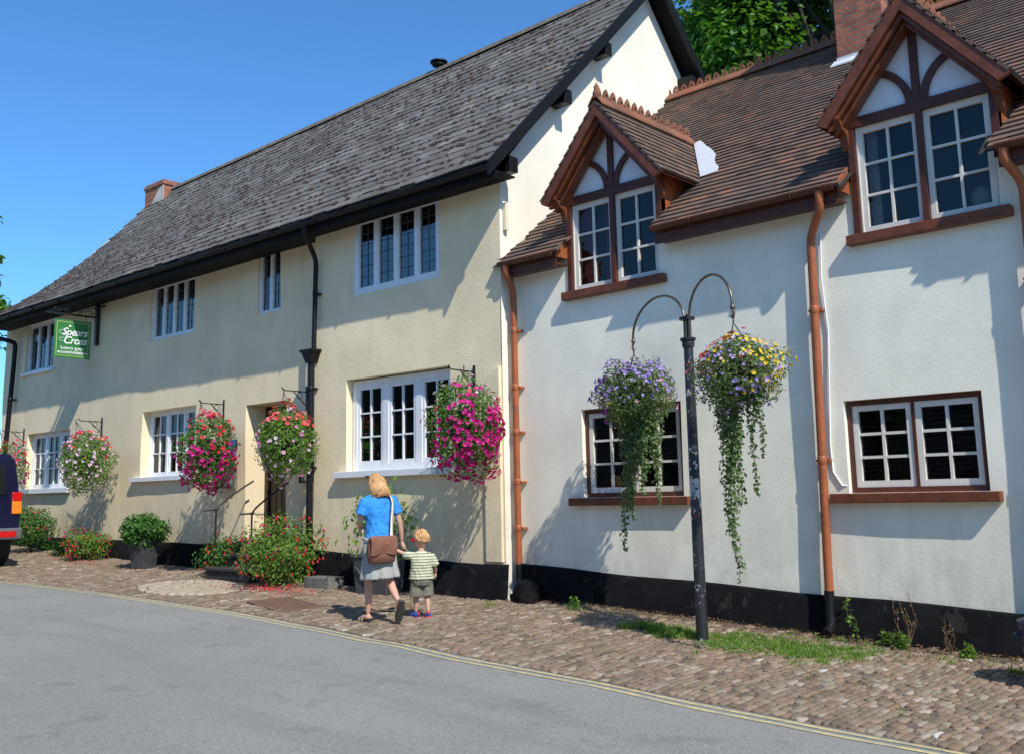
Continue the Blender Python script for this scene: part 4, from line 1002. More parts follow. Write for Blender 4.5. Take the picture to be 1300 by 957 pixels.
# ---- wall lantern
b=(-13.87,NL,2.5); t=thing('wall_lantern','small black and glass lantern on the wall left of the entrance','lantern',y2w(*b),TH)
mb=MB(); mb.tube([(0,0,0),(0,-.05,-.06),(0,-.12,-.08),(0,-.19,-.02),(0,-.20,.04)],.011,6); mb.box(-.03,.03,-.015,.0,-.08,.08); mb.build('arm',M['iron'],t)
mb=MB(); mb.lathe([(.03,.04),(.05,.06),(.055,.065)],(0,-.2,0),6); mb.lathe([(.085,.25),(.07,.29),(.03,.35),(.015,.36),(.02,.38),(0,.41)],(0,-.2,0),6)
for k in range(6):
    g=2*PI*k/6; mb.tube([(.05*math.cos(g),-.2+.05*math.sin(g),.06),(.078*math.cos(g),-.2+.078*math.sin(g),.25)],.005,4)
mb.build('cage',M['iron'],t)
mb=MB(); mb.lathe([(.046,.065),(.072,.25)],(0,-.2,0),6,smooth=False); mb.build('glass',M['glass'],t)
mb=MB(); mb.lathe([(.0,.07),(.014,.08),(.014,.15),(0,.17)],(0,-.2,0),8); mb.build('bulb',M['wframe'],t)
# ---- notice boards
M['blue']=plain('blue_glazed_panel',(.02,.10,.42),.3,.25,12); M['paper']=plain('faded_notice_print',(.30,.27,.22),.7,.45,22)
b=(-14.03,NL-.02,1.8); t=thing('notice_board','small framed notice left of the entrance with a blue plate above it','notice board',y2w(*b),TH)
mb=MB()
for a in ((-.2,.2,0,.03),(-.2,.2,.37,.40),(-.2,-.17,.03,.37),(.17,.2,.03,.37)): mb.box(a[0],a[1],-.03,.02,a[2],a[3])
mb.build('frame',M['stone'],t); mb=MB(); mb.box(-.17,.17,-.01,.01,.03,.37); mb.build('notice',M['paper'],t)
mb=MB(); mb.box(-.09,.16,-.02,.02,.46,.78); mb.build('blue_plate',M['blue'],t,bevel=.01)
b=(-11.98,NL-.02,1.84); t=thing('notice_board','small brown framed menu board between entrance and downpipe','notice board',y2w(*b),TH)
mb=MB()
for a in ((-.16,.16,0,.025),(-.16,.16,.32,.345),(-.16,-.135,.025,.32),(.135,.16,.025,.32)): mb.box(a[0],a[1],-.03,.02,a[2],a[3])
mb.build('frame',M['dbrown'],t); mb=MB(); mb.box(-.135,.135,-.01,.01,.025,.32); mb.build('notice',M['paper'],t)

# ---- hanging inn sign
M['signgreen']=plain('sign_green',(.035,.20,.055),.45,.06,4); M['signline']=plain('sign_pale_yellow',(.62,.62,.22),.5,.03); M['signwhite']=plain('sign_lettering_white',(.85,.85,.82),.5,.02)
b=(-18.72,NL,4.7); S=thing('hanging_sign','green hanging sign reading Spears Cross on a scrolled iron bracket','sign',y2w(*b),TH,off=b)
x0=-18.72
mb=MB(); mb.box(x0-.035,x0+.035,NL-.08,NL-.01,4.68,5.50); mb.box(x0-.03,x0+.03,NL-1.02,NL+.0,5.215,5.245); mb.tube([(x0,NL-.02,5.36),(x0+.05,NL-.12,5.40),(x0+.32,NL-.06,5.42)],.02,6)
rr=random.Random(4)
for k in range(4):
    c0=NL-.2-k*.21
    pts=[(x0,c0-.085*math.cos(g)*(1-g/9),5.30+.055*math.sin(g)*(1-g/9)) for g in [j*.5 for j in range(14)]]; mb.tube(pts,.007,5)
mb.tube([(x0,NL-1.0,5.25),(x0,NL-.7,5.33),(x0,NL-.4,5.30),(x0,NL-.1,5.42)],.008,5)
mb.build('bracket',M['iron'],S)
mb=MB(); ya,yb=NL-.88,NL-.17
mb.box(x0-.012,x0+.012,ya,yb,4.38,5.12)
sb=mb.build('board',M['signgreen'],S)
mb=MB(); f=x0+.0125
for (a,b_,c,d) in ((ya+.04,yb-.04,4.42,4.428),(ya+.04,yb-.04,5.072,5.08),(ya+.04,ya+.048,4.428,5.072),(yb-.048,yb-.04,4.428,5.072)): mb.box(f,f+.003,a,b_,c,d)
mb.build('border',M['signline'],sb)
mb=MB(); 
for y in (ya+.1,yb-.1): mb.tube([(x0,y,5.10),(x0,y,5.23)],.008,5)
mb.build('hanger',M['iron'],S)
def text(txt,size,yc,zc,shear,parent,mat,name='lettering',sp=1.0):
    cu=bpy.data.curves.new('t','FONT'); cu.body=txt; cu.size=size; cu.align_x='CENTER'; cu.extrude=.002; cu.shear=shear; cu.space_character=sp; cu.offset=size*.012
    o=bpy.data.objects.new('t',cu); C.objects.link(o)
    dg=bpy.context.evaluated_depsgraph_get(); me=bpy.data.meshes.new_from_object(o.evaluated_get(dg)); bpy.data.objects.remove(o)
    mb=MB(); off=OFF[parent.name]
    vs=[(f+.003+v.co.z,yc+v.co.x,zc+v.co.y) for v in me.vertices]; mb.add(vs,[tuple(p.vertices) for p in me.polygons],0); bpy.data.meshes.remove(me)
    return mb
yc=(ya+yb)/2
mb=text('Spears',.205,yc+.03,4.82,.35,sb,None,sp=.92); m2=text('Cross',.205,yc+.04,4.655,.35,sb,None,sp=.92)
m3=text('Luxury guest',  .088,yc,4.545,0,sb,None); m4=text('accommodation',.088,yc,4.465,0,sb,None)
for q in (m2,m3,m4):
    bse=len(mb.v); mb.v+=q.v; mb.f+=[tuple(i+bse for i in t_) for t_ in q.f]; mb.m+=q.m; mb.sm+=q.sm
for (cy,cz,w,h_) in ((yc-.20,4.87,.075,.06),(yc-.20,4.73,.07,.05)):   # flourishes round the capitals
    mb.tube([(f+.004,cy+w*math.cos(g)*(1-.05*g),cz+h_*.8*math.sin(g)*(1-.05*g)) for g in [j*.45 for j in range(15)]],.0045,4)
mb.tube([(f+.004,yc-.06,4.985),(f+.004,yc-.06,5.03)],[.02,.006],6)
mb.tube([(f+.004,yc-.085,4.985),(f+.004,yc-.035,4.985)],.012,5)
mb.build('lettering',M['signwhite'],sb)

# ---- grass, weeds, litter
def tuft(mb,rr,x,y,h,n,spread,z0=None):
    for _ in range(n):
        a=rr.uniform(0,2*PI); r=spread*rr.random()**.7; px,py=x+r*math.cos(a),y+r*math.sin(a); z=gz(px,py)
        hh=h*rr.uniform(.4,1.2); d=Vector((rr.uniform(-.5,.5),rr.uniform(-.5,.5),1)).normalized(); w=rr.uniform(.003,.006); s_=Vector((math.cos(a+1),math.sin(a+1),0))*w
        p=Vector((px,py,z)); q=p+d*hh*.6; e=q+(d+Vector((d.x,d.y,-.4))).normalized()*hh*.4
        mb.add([p-s_,p+s_,q+s_*.7,q-s_*.7,e],[(0,1,2,3),(3,2,4)])
mb=MB(); rr=random.Random(9)
for _ in range(60): # tuft left of the post
    x=rr.gauss(-5.55,.24); y=8.03+rr.gauss(0,.09)-(x+5.5)*.1; tuft(mb,rr,x,y,.085,44,.07)
for _ in range(520): # right of the post
    x=rr.uniform(-5.0,-3.6); y=8.05+rr.gauss(0,.20)+.10*(x+5); tuft(mb,rr,x,y,.05*rr.uniform(.4,1),20,.08)
for _ in range(70):
    x=rr.uniform(-4.6,-2.6); y=rr.uniform(8.3,8.82); tuft(mb,rr,x,y,.05,5,.05)
for _ in range(420):
    x=rr.uniform(-9.5,-1.5); y=rr.uniform(6.5,8.7); tuft(mb,rr,x,y,.018,5,.05)
for (x,y) in ((-7.0,8.45),(-6.9,8.5),(-10.2,8.6),(-8.1,8.3),(-2.45,8.3),(-2.5,8.35)): tuft(mb,rr,x,y,.09,22,.08)
props(mb.build('grass',M['grass']),'short green grass growing between the cobbles around the black post','grass',kind='stuff')
mb=MB(); rr=random.Random(10)
for _ in range(5200):
    x=rr.uniform(-8.2,2); y=8.9-abs(rr.gauss(0,.20)); z=gz(x,y)+rr.uniform(.004,.03); leaf(mb,Vector((x,y,z)),Vector((rr.uniform(-.5,.5),rr.uniform(-.5,.5),1)),rr.uniform(.012,.035),rr.uniform(.008,.02),rr)
props(mb.build('leaf_litter',M['dry']),'brown dry leaf litter along the foot of the white cottage','leaves',kind='stuff')
mb=MB()
for _ in range(520):
    a=rr.uniform(0,2*PI); r=abs(rr.gauss(0,.5)); x=-11.75+r*math.cos(a)*1.3; y=7.75+r*math.sin(a)*.5
    z=gz(x,y)+.028
    if abs(x+11.25)<.25 and abs(y-8.32)<.14: z=gz(x,y)+.16
    leaf(mb,Vector((x,y,z)),Vector((rr.uniform(-.4,.4),rr.uniform(-.4,.4),1)),.03,.022,rr)
for _ in range(160):
    x=rr.gauss(-17.9,.6); y=7.85+rr.gauss(0,.15); leaf(mb,Vector((x,y,gz(x,y)+.028)),Vector((0,0,1)),.03,.022,rr)
props(mb.build('fallen_petals',M['coral']),'pink fallen petals on the cobbles under the fuchsias','petals',kind='stuff')
def weed(label,x,y,h,seed,dry=False,n=7):
    rr=random.Random(seed); t=thing('weed',label,'weed',g3(x,y),0,'weeds at the foot of the white cottage'); mb=MB(); st=MB()
    for k in range(n):
        d=Vector((rr.uniform(-.35,.35),rr.uniform(-.35,.2),1)).normalized(); L=h*rr.uniform(.5,1); tip=d*L; bend=Vector((rr.uniform(-.06,.06),rr.uniform(-.06,.06),0))
        pts=[Vector((0,0,-.01)),tip*.5+bend,tip]; st.tube(pts,[.004,.003,.0015],4)
        for i in range(int(9+L*22)):
            f=rr.random()**(.6 if dry else 1); p=tip*f+bend*(1-abs(2*f-1)); leaf(mb,p,rdir(rr)+Vector((0,0,.6)),(.022 if dry else .05)*rr.uniform(.6,1.2),(.012 if dry else .026),rr)
    mb.build('leaves',M['dry'] if dry else M['leafC'],t); st.build('stems',M['dry'] if dry else M['stem'],t); return t
weed('tall bright green weed at the white wall right of the brown downpipe',-3.95,8.80,.48,1,n=2)
weed('brown seeding dock weed against the black plinth',-3.48,8.78,.50,2,True,8)
weed('flat green weed clump right of the thin dry stalks',-2.95,8.68,.13,15,n=10)
weed('thin dry grass stalks leaning at the foot of the white wall',-3.12,8.74,.34,3,True,6)
weed('leafy green weed growing in front of the brown dock',-3.52,8.70,.22,14,n=10)
weed('low leafy green weed between the dock and the green weed',-3.66,8.78,.16,4,n=9)
weed('small green weed by the plinth near the shadow of the baskets',-7.05,8.55,.16,5,n=6)
# black root/boot-like shoe mound at pipe foot
t=thing('dark_stone','rounded black stone at the foot of the leftmost brown downpipe','stone',g3(-7.88,8.72))
mb=MB(); mb.lathe([(.16,-.05),(.17,.08),(.14,.19),(.08,.25),(0,.27)],(0,0,0),12,sx=1.1,sy=.8); mb.build('stone',M['plinth'],t)

# ================================================================== people
M['skin']=plain('fair_skin',(.58,.33,.235),.5,.06,14,spec=.35)
M['hair']=plain('strawberry_blonde_hair',(.52,.28,.11),.45,.45,30,.004,90)
M['hair2']=plain('sandy_red_hair',(.60,.34,.15),.5,.35,35,.003,110)
M['shirt']=plain('bright_blue_cotton',(.03,.26,.68),.85,.14,5,.022,9)
M['skirt']=plain('grey_marl_skirt',(.33,.33,.30),.9,.12,40,.003,12)
M['bag']=plain('brown_canvas',(.20,.085,.055),.85,.15,10,.004,25)
M['strap']=plain('cream_webbing',(.70,.60,.48),.85,.06,20)
M['sandal']=plain('tan_suede',(.30,.22,.14),.8,.2,20); M['sole']=plain('dark_rubber',(.05,.05,.04),.8,.2,20)
M['shorts']=plain('khaki_shorts',(.16,.145,.11),.9,.18,14,.004,20)
M['shoeblue']=plain('blue_trainer',(.03,.10,.45),.6,.15,20); M['shoered']=plain('red_trainer_trim',(.65,.03,.04),.6,.1,20)
M['redplastic']=plain('red_plastic',(.7,.02,.04),.35,.05,10); M['darkglass']=plain('dark_lens',(.01,.01,.012),.15,.1,10)
M['eye']=plain('eye_white',(.8,.8,.8),.3,.02); M['lip']=plain('lips',(.5,.16,.13),.5,.05)
def stripes():
    m,nt,bs,N,L=nodes('striped_jersey'); v=coords(nt); sp=N('ShaderNodeSeparateXYZ'); L(v,sp.inputs[0])
    mu=N('ShaderNodeMath'); mu.operation='MULTIPLY'; mu.inputs[1].default_value=2*PI/.030; L(sp.outputs[2],mu.inputs[0])
    si=N('ShaderNodeMath'); si.operation='SINE'; L(mu.outputs[0],si.inputs[0])
    c=ramp(nt,[(.45,(.56,.56,.40)),(.60,(.13,.16,.08))],si.outputs[0])
    L(c,bs.inputs['Base Color']); bs.inputs['Roughness'].default_value=.9; bump(nt,bs,noi(nt,v,18,4,.6),.006); return m
M['stripe']=stripes()
def skin_body(chains, extra, voxel, name, mat, parent):
    """chains: lists of (x,y,z,r) joints; joints with the same position are shared. extra: MB with closed solids. All fused by one voxel remesh"""
    pos={};vs=[];rs=[];es=set()
    def vid(p):
        k=(round(p[0],4),round(p[1],4),round(p[2],4))
        if k not in pos: pos[k]=len(vs); vs.append(k); rs.append(p[3])
        return pos[k]
    for ch in chains:
        ids=[vid(p) for p in ch]
        for a,b in zip(ids,ids[1:]): es.add((min(a,b),max(a,b)))
    me=bpy.data.meshes.new(name); me.from_pydata(vs,list(es),[]); o=bpy.data.objects.new(name,me); C.objects.link(o)
    sk=o.modifiers.new('s','SKIN'); sk.use_smooth_shade=True
    for i,r in enumerate(rs):
        d=me.skin_vertices[0].data[i]; d.radius=(r,r); d.use_root=(i==0)
    sb=o.modifiers.new('b','SUBSURF'); sb.levels=2; sb.render_levels=2
    dg=bpy.context.evaluated_depsgraph_get(); ev=bpy.data.meshes.new_from_object(o.evaluated_get(dg)); bpy.data.objects.remove(o)
    mb=MB(); mb.add([v.co for v in ev.vertices],[tuple(p.vertices) for p in ev.polygons],0,True)
    b=len(mb.v); mb.v+=extra.v; mb.f+=[tuple(i+b for i in f) for f in extra.f]; mb.m+=[0]*len(extra.f); mb.sm+=[True]*len(extra.f)
    return fuse(mb,voxel,name,mat,parent)
def fuse(mb, voxel, name, mat, parent, smooth=6, wr=0, wsc=(9,9,5)):
    o=mb.build(name+'_raw',mat,None)
    r=o.modifiers.new('r','REMESH'); r.mode='VOXEL'; r.voxel_size=voxel; r.use_smooth_shade=True
    if smooth:
        sm=o.modifiers.new('m','SMOOTH'); sm.factor=.5; sm.iterations=smooth
    dg=bpy.context.evaluated_depsgraph_get(); ev=bpy.data.meshes.new_from_object(o.evaluated_get(dg)); bpy.data.objects.remove(o)
    ev.name=name; ev.materials.clear(); ev.materials.append(mat)
    if wr:
        ns=[v.normal.copy() for v in ev.vertices]
        for v,nn in zip(ev.vertices,ns):
            q_=Vector((v.co.x*wsc[0],v.co.y*wsc[1],v.co.z*wsc[2])); h_=noise.noise(q_+Vector((3,7,1)))+.5*noise.noise(q_*2.3)
            v.co+=nn*wr*(1-abs(h_)*2.2)
    for p in ev.polygons: p.use_smooth=True; p.material_index=0
    q=bpy.data.objects.new(name,ev); C.objects.link(q)
    if parent: q.parent=parent
    return q
def head_shape(mb, c, sc, yaw, pitch=0):
    """head about 0.23*sc high, looking along +y turned by yaw (left positive)"""
    Rm=Matrix.Rotation(yaw,3,'Z')@Matrix.Rotation(pitch,3,'X'); c=Vector(c); n,k=20,24; vs=[]
    for i in range(n+1):
        th=PI*i/n; 
        for j in range(k):
            ph=2*PI*j/k; x=math.sin(th)*math.cos(ph); y=math.sin(th)*math.sin(ph); z=math.cos(th)
            X=.076*x;Y=.096*y-.0*z;Z=.115*z
            if z<0:  # jaw narrows, back of the skull tucks in
                X*=1-.32*(-z)**1.5; Y=Y*(1-.25*(-z)) if y<0 else Y*(1-.05*(-z))+.012*(-z)
            f=max(0,y)
            g=lambda a,b,w: math.exp(-((a-b)/w)**2)
            Y+=f**4*(.022*g(x,0,.16)*g(z,-.22,.2)+.008*g(x,0,.2)*g(z,.0,.25)+.007*g(x,0,.35)*g(z,-.52,.1)+.010*g(x,0,.35)*g(z,-.85,.18)+.006*g(abs(x),.45,.3)*g(z,.22,.1)-.009*g(abs(x),.42,.2)*g(z,.04,.13))
            vs.append(c+(Rm@Vector((X,Y,Z)))*sc)
    mb.add(vs,[(i*k+j,i*k+(j+1)%k,(i+1)*k+(j+1)%k,(i+1)*k+j) for i in range(n) for j in range(k)],0,True)
    for s_ in (-1,1):   # ears
        e=[c+(Rm@Vector((s_*(.074+.010*math.cos(a)*.4),-.005+.016*math.cos(a)-.006,-.005+.030*math.sin(a))))*sc for a in [0,PI/3,2*PI/3,PI,4*PI/3,5*PI/3]]
        mb.tube(e+[e[0]],.008*sc,6)
    return Rm
def hand(mb, w, d, side, sc, palmn, curl=.5):
    """palm and five bent fingers from wrist w along d; palmn = palm normal"""
    w=Vector(w); d=Vector(d).normalized(); pn=Vector(palmn); pn=(pn-d*pn.dot(d)).normalized(); x=d.cross(pn)*side
    c=w+d*.045*sc
    mb.tube([w-d*.01*sc,w+d*.02*sc,w+d*.06*sc,w+d*.085*sc],[.024*sc,.027*sc,.030*sc,.024*sc],10)
    for i,(o,L,r) in enumerate(((-.027,.062,.0085),(-.009,.072,.009),(.009,.068,.009),(.026,.052,.008))):
        a=w+d*.075*sc+x*o*sc; p=[a-d*.03*sc,a]; dd=d.copy(); q=a
        for k in range(3):
            dd=(dd+pn*curl*.75).normalized(); q=q+dd*(L*sc*(.42,.32,.26)[k]); p.append(q)
        mb.tube(p,[r*sc*1.05,r*sc,r*sc*.97,r*sc*.9,r*sc*.72],8)
    a=w+d*.02*sc-x*.022*sc; dd=(d*.75-x*.7+pn*.3).normalized(); b=a+dd*.035*sc; e=b+(d*.9-x*.15+pn*.5).normalized()*.03*sc; f_=e+(d*.9+pn*.6).normalized()*.022*sc
    mb.tube([a-dd*.01,b,e,f_],[.013*sc,.0115*sc,.0105*sc,.008*sc],8)
def loft(mb, rings, seg=24, mod=None, m=0):
    """rings: (cx,cy,cz,rx,ry,tiltx,tilty)"""
    vs=[]
    for i,(cx,cy,cz,rx,ry,tx,ty) in enumerate(rings):
        for k in range(seg):
            g=2*PI*k/seg; q=mod(i,g) if mod else 1
            x=rx*math.cos(g)*q; y=ry*math.sin(g)*q; vs.append((cx+x,cy+y,cz+tx*x+ty*y))
    n=len(rings)
    mb.add(vs,[(i*seg+k,i*seg+(k+1)%seg,(i+1)*seg+(k+1)%seg,(i+1)*seg+k) for i in range(n-1) for k in range(seg)]+[tuple(reversed(range(seg))),tuple((n-1)*seg+k for k in range(seg))],m,True)

# ---- woman: faces +y locally, root at the planted foot level
WX,WY=-8.33,6.88; wz=gz(-8.3,6.8)+.012
W=thing('person','woman in blue T-shirt and grey skirt walking away with a small boy','person',(WX,WY,wz),math.radians(163-90))
ex=MB()
Hc=(-.02,.055,1.515)
Rm=head_shape(ex,Hc,.98,math.radians(24),math.radians(-20))
LE=(-.215,.055,1.10); LWr=(-.135,.235,1.02)
RE=(.235,-.03,1.09); RWr=(.285,.02,.86)
hand(ex,LWr,(.35,.9,.15),-1,.95,(.9,-.3,-.3),.55)
hand(ex,RWr,(.35,.05,-.95),1,.95,(.9,.0,.25),.55)
# feet
def foot(mb,ank,yaw,pitch,sc):
    a=Vector(ank); F_=Matrix.Rotation(yaw,3,'Z')@Matrix.Rotation(pitch,3,'X')
    P=[(0,-.055,-.045),(0,-.02,-.04),(0,.05,-.045),(0,.11,-.058),(0,.165,-.066),(0,.19,-.07)]; r=[.026,.036,.034,.034,.027,.014]
    mb.tube([a+F_@Vector(p)*sc for p in P],[q*sc for q in r],12)
    return a,F_
fl=foot(ex,(-.085,.13,.085),.15,0,.98); fr=foot(ex,(.10,-.30,.235),-.1,-1.05,.98)
chains=[[(0,0,.92,.125),(0,0,1.02,.105),(0,.005,1.14,.112),(0,.01,1.27,.115),(0,.015,1.36,.065),(0,.03,1.42,.047),(-.008,.045,1.47,.047)],
 [(0,0,.92,.125),(-.085,.01,.86,.092),(-.09,.06,.66,.075),(-.09,.10,.50,.052),(-.088,.095,.40,.053),(-.086,.105,.26,.046),(-.085,.12,.13,.030),(-.085,.13,.075,.032)],
 [(0,0,.92,.125),(.085,.0,.86,.092),(.09,-.02,.66,.075),(.092,-.04,.49,.052),(.093,-.10,.42,.053),(.096,-.20,.32,.045),(.10,-.285,.255,.030),(.10,-.30,.225,.031)],
 [(0,.01,1.27,.115),(-.11,.005,1.335,.055),(-.165,.0,1.315,.052),(-.195,.02,1.21,.042),LE+(.034,),(-.18,.14,1.06,.033),LWr+(.023,)],
 [(0,.01,1.27,.115),(.11,.005,1.335,.055),(.165,.0,1.315,.052),(.20,-.02,1.21,.042),RE+(.034,),(.262,-.01,.98,.033),RWr+(.023,)]]
skin_body(chains,ex,.0062,'body',M['skin'],W)
mb=MB()
loft(mb,[(0,0,.865,.170,.135,0,.03),(0,0,.90,.172,.135,0,0),(0,.0,.98,.156,.122,0,0),(0,.002,1.06,.148,.115,0,0),(0,.01,1.16,.158,.122,0,0),(0,.01,1.26,.172,.122,0,0),(0,.008,1.32,.165,.105,0,0),(0,.01,1.365,.115,.082,0,0),(0,.018,1.392,.066,.062,0,.2)],28,lambda i,g:1+(.03*math.sin(g*5+1)+.02*math.sin(g*9) if i<4 else 0)+(.012*math.sin(g*7+i)))
for sg in (-1,1):
    q=[(sg*.10,.005,1.335),(sg*.165,.0,1.318),(sg*.195,.01 if sg<0 else -.01,1.25),(sg*.212,.018 if sg<0 else -.015,1.185)]
    mb.tube(q,[.062,.064,.060,.064],14)
fuse(mb,.007,'tshirt',M['shirt'],W,3,.010,(8,8,6))
mb=MB()
loft(mb,[(0,0,.90,.158,.122,0,0),(0,0,.83,.178,.138,0,0),(0,-.01,.70,.19,.165,0,0),(.0,-.015,.60,.20,.185,0,0),(.005,-.02,.51,.215,.205,.03,-.04),(.005,-.02,.475,.22,.21,.04,-.05)],48,lambda i,g:1+(i/5)*(.055*math.sin(g*7+.4)+.03*math.sin(g*13)))
fuse(mb,.008,'skirt',M['skirt'],W,2,.007,(14,14,2))
# hair: shoulder-length bob built from tapering locks over a cap
mb=MB(); rr=random.Random(31); hc=Vector(Hc)
n,k=12,24;vs=[]
for i in range(n+1):
    th=PI*.60*i/n
    for j in range(k):
        ph=2*PI*j/k; v_=Vector((.086*math.sin(th)*math.cos(ph),.106*math.sin(th)*math.sin(ph)-.008,.128*math.cos(th)+.002)); v_*=1+.03*math.sin(ph*9+th*3)
        if math.sin(ph)>.35 and th>PI*.36: v_*=.80
        vs.append(hc+Rm@v_)
mb.add(vs,[(i*k+j,i*k+(j+1)%k,(i+1)*k+(j+1)%k,(i+1)*k+j) for i in range(n) for j in range(k)],0,True)
for _ in range(420):
    ph=rr.uniform(PI*.93,PI*2.07); th=PI*rr.uniform(.18,.5); a=Vector((.085*math.sin(th)*math.cos(ph),.105*math.sin(th)*math.sin(ph)-.008,.125*math.cos(th)))
    L=rr.uniform(.9,1.1); pts=[a*1.02]
    out=Vector((math.cos(ph),math.sin(ph),0))
    pts.append(Vector((.094*math.cos(ph),.110*math.sin(ph)-.01,.01+rr.uniform(-.02,.02)))); pts.append(Vector((.098*math.cos(ph),.112*math.sin(ph)-.015,-.07)))
    pts.append(Vector((.092*math.cos(ph),.105*math.sin(ph)-.02,-.13*L))+out*rr.uniform(-.012,.02)); pts.append(Vector((.080*math.cos(ph),.092*math.sin(ph)-.02,-.165*L))+out*rr.uniform(-.02,.025))
    mb.tube([hc+Rm@p for p in pts],[.003,.007,.008,.006,.0015],5)
mb.build('hair',M['hair'],W)
mb=MB()
for s_ in (-1,1):
    c=hc+Rm@Vector((s_*.036,.055,.112)); mb.obox(c,Rm@Vector((.030,0,0)),Rm@Vector((0,.012,.020)),Rm@Vector((0,-.003,.002)))
    mb.tube([hc+Rm@Vector((s_*.066,.055,.10)),hc+Rm@Vector((s_*.088,-.02,.07))],.004,5)
mb.tube([hc+Rm@Vector((-.01,.06,.112)),hc+Rm@Vector((.01,.06,.112))],.004,5); mb.build('sunglasses',M['darkglass'],W)
for s_ in (-1,1):
    e=MB(); c=hc+Rm@Vector((s_*.031,.083,.006)); e.lathe([(0,-.009),(.011,-.004),(.012,.002),(.008,.008),(0,.010)],tuple(c),10); e.build('eye',M['eye'],W)
e=MB(); e.tube([hc+Rm@Vector((-.022,.094,-.062)),hc+Rm@Vector((0,.102,-.060)),hc+Rm@Vector((.022,.094,-.062))],[.002,.006,.002],6); e.build('mouth',M['lip'],W)
mb=MB(); w_=Vector(RWr); mb.tube([w_+Vector((-.004,-.001,.035)),w_+Vector((.004,.001,.015))],[.027,.027],12); mb.build('wristwatch',M['sole'],W)
def sandal(fr_,nm):
    a,F_=fr_; mb=MB()
    o=[(-.032,-.075),(.032,-.075),(.036,0),(.038,.09),(.044,.14),(.030,.195),(0,.21),(-.030,.19),(-.040,.13),(-.033,.05)]
    A=[a+F_@Vector((x,y,-.106)) for x,y in o]; B=[a+F_@Vector((x,y,-.082)) for x,y in o]; k=len(o)
    mb.add(A+B,[tuple(reversed(range(k))),tuple(range(k,2*k))]+[(i,(i+1)%k,(i+1)%k+k,i+k) for i in range(k)],1)
    for y0 in (.06,.125): mb.tube([a+F_@Vector((.042*math.cos(g),y0,-.082+ (.052 if y0<.1 else .036)*math.sin(g))) for g in [PI*i/8 for i in range(9)]],.012,6,0)
    mb.tube([a+F_@Vector((.038*math.cos(g),-.03-.035*math.sin(g),-.045)) for g in [PI*i/8 for i in range(9)]],.008,6,0)
    mb.build('sandal',[M['sandal'],M['sole']],W)
sandal(fl,'l'); sandal(fr,'r')
# bag: worn across the body, hangs behind the left hip
def wl(p): return p
Bt=thing('shoulder_bag','brown canvas shoulder bag on a cream strap hanging on the back of the woman','bag',(WX,WY,wz),math.radians(163-90))
bc=Vector((-.06,-.205,.80)); mb=MB()
def bagring(z,w,d,o=0): return [(bc+Vector((x*w,y*d+o,z))) for x,y in ((-1,-.6),(-.8,-1),(0,-1.15),(.8,-1),(1,-.6),(1,.6),(.8,1),(-.8,1),(-1,.6))]
rs_=[bagring(-.15,.10,.03,.0),bagring(-.135,.145,.05),bagring(-.05,.16,.062),bagring(.05,.155,.055),bagring(.125,.145,.035),bagring(.14,.13,.02)]
vs=sum(rs_,[]); mb.add(vs,[(i*9+k,i*9+(k+1)%9,(i+1)*9+(k+1)%9,(i+1)*9+k) for i in range(5) for k in range(9)]+[tuple(reversed(range(9))),tuple(range(45,54))],0,True); bo=mb.build('pouch',M['bag'],Bt)
mb=MB(); vs=[]
for j in range(7):
    t=j/6; z=.15-.20*t; 
    for i in range(9):
        x=-.155+.31*i/8; vs.append(bc+Vector((x*(1-.03*t),-.072-.012*math.sin(PI*t)-.008*math.sin(i*1.3+j)+(.02 if j==0 else 0),z-.012*math.cos(i*.8)*t)))
A=[v_+Vector((0,-.006,0)) for v_ in vs]; n_=len(vs)
mb.add(vs+A,[(j*9+i,j*9+i+1,(j+1)*9+i+1,(j+1)*9+i) for j in range(6) for i in range(8)]+[(n_+j*9+i,n_+(j+1)*9+i,n_+(j+1)*9+i+1,n_+j*9+i+1) for j in range(6) for i in range(8)],0,True); mb.build('flap',M['bag'],bo)
mb=MB(); mb.obox(bc+Vector((.02,-.092,.075)),(.03,0,0),(0,.002,0),(0,0,.016)); M['tag']=plain('orange_leather_tag',(.35,.10,.03),.6,.1); mb.build('tag',M['tag'],bo)
mb=MB(); sp=[(.055,-.215,.93),(.075,-.175,1.02),(.085,-.155,1.12),(.098,-.145,1.22),(.108,-.128,1.30),(.112,-.085,1.362),(.105,-.02,1.392),(.085,.06,1.375),(.03,.13,1.27),(-.06,.148,1.12),(-.14,.12,1.0),(-.19,.02,.92),(-.20,-.12,.90),(-.19,-.19,.90)]
vs=[]
for i,p in enumerate(sp):
    p=Vector(p); t_=(Vector(sp[min(i+1,len(sp)-1)])-Vector(sp[max(i-1,0)])).normalized(); c_=Vector((p.x,p.y,0)).normalized() if i!=6 else Vector((0,0,1))
    if i in (5,7): c_=(c_+Vector((0,0,1))).normalized()
    s_=t_.cross(c_).normalized()*.021; vs+=[p-s_,p+s_,p+s_+c_*.006,p-s_+c_*.006]
mb.add(vs,[(4*i+a,4*i+(a+1)%4,4*i+4+(a+1)%4,4*i+4+a) for i in range(len(sp)-1) for a in range(4)],0,True); mb.build('strap',M['strap'],Bt)

W.scale=(.95,.95,.95); Bt.scale=(.95,.95,.95)
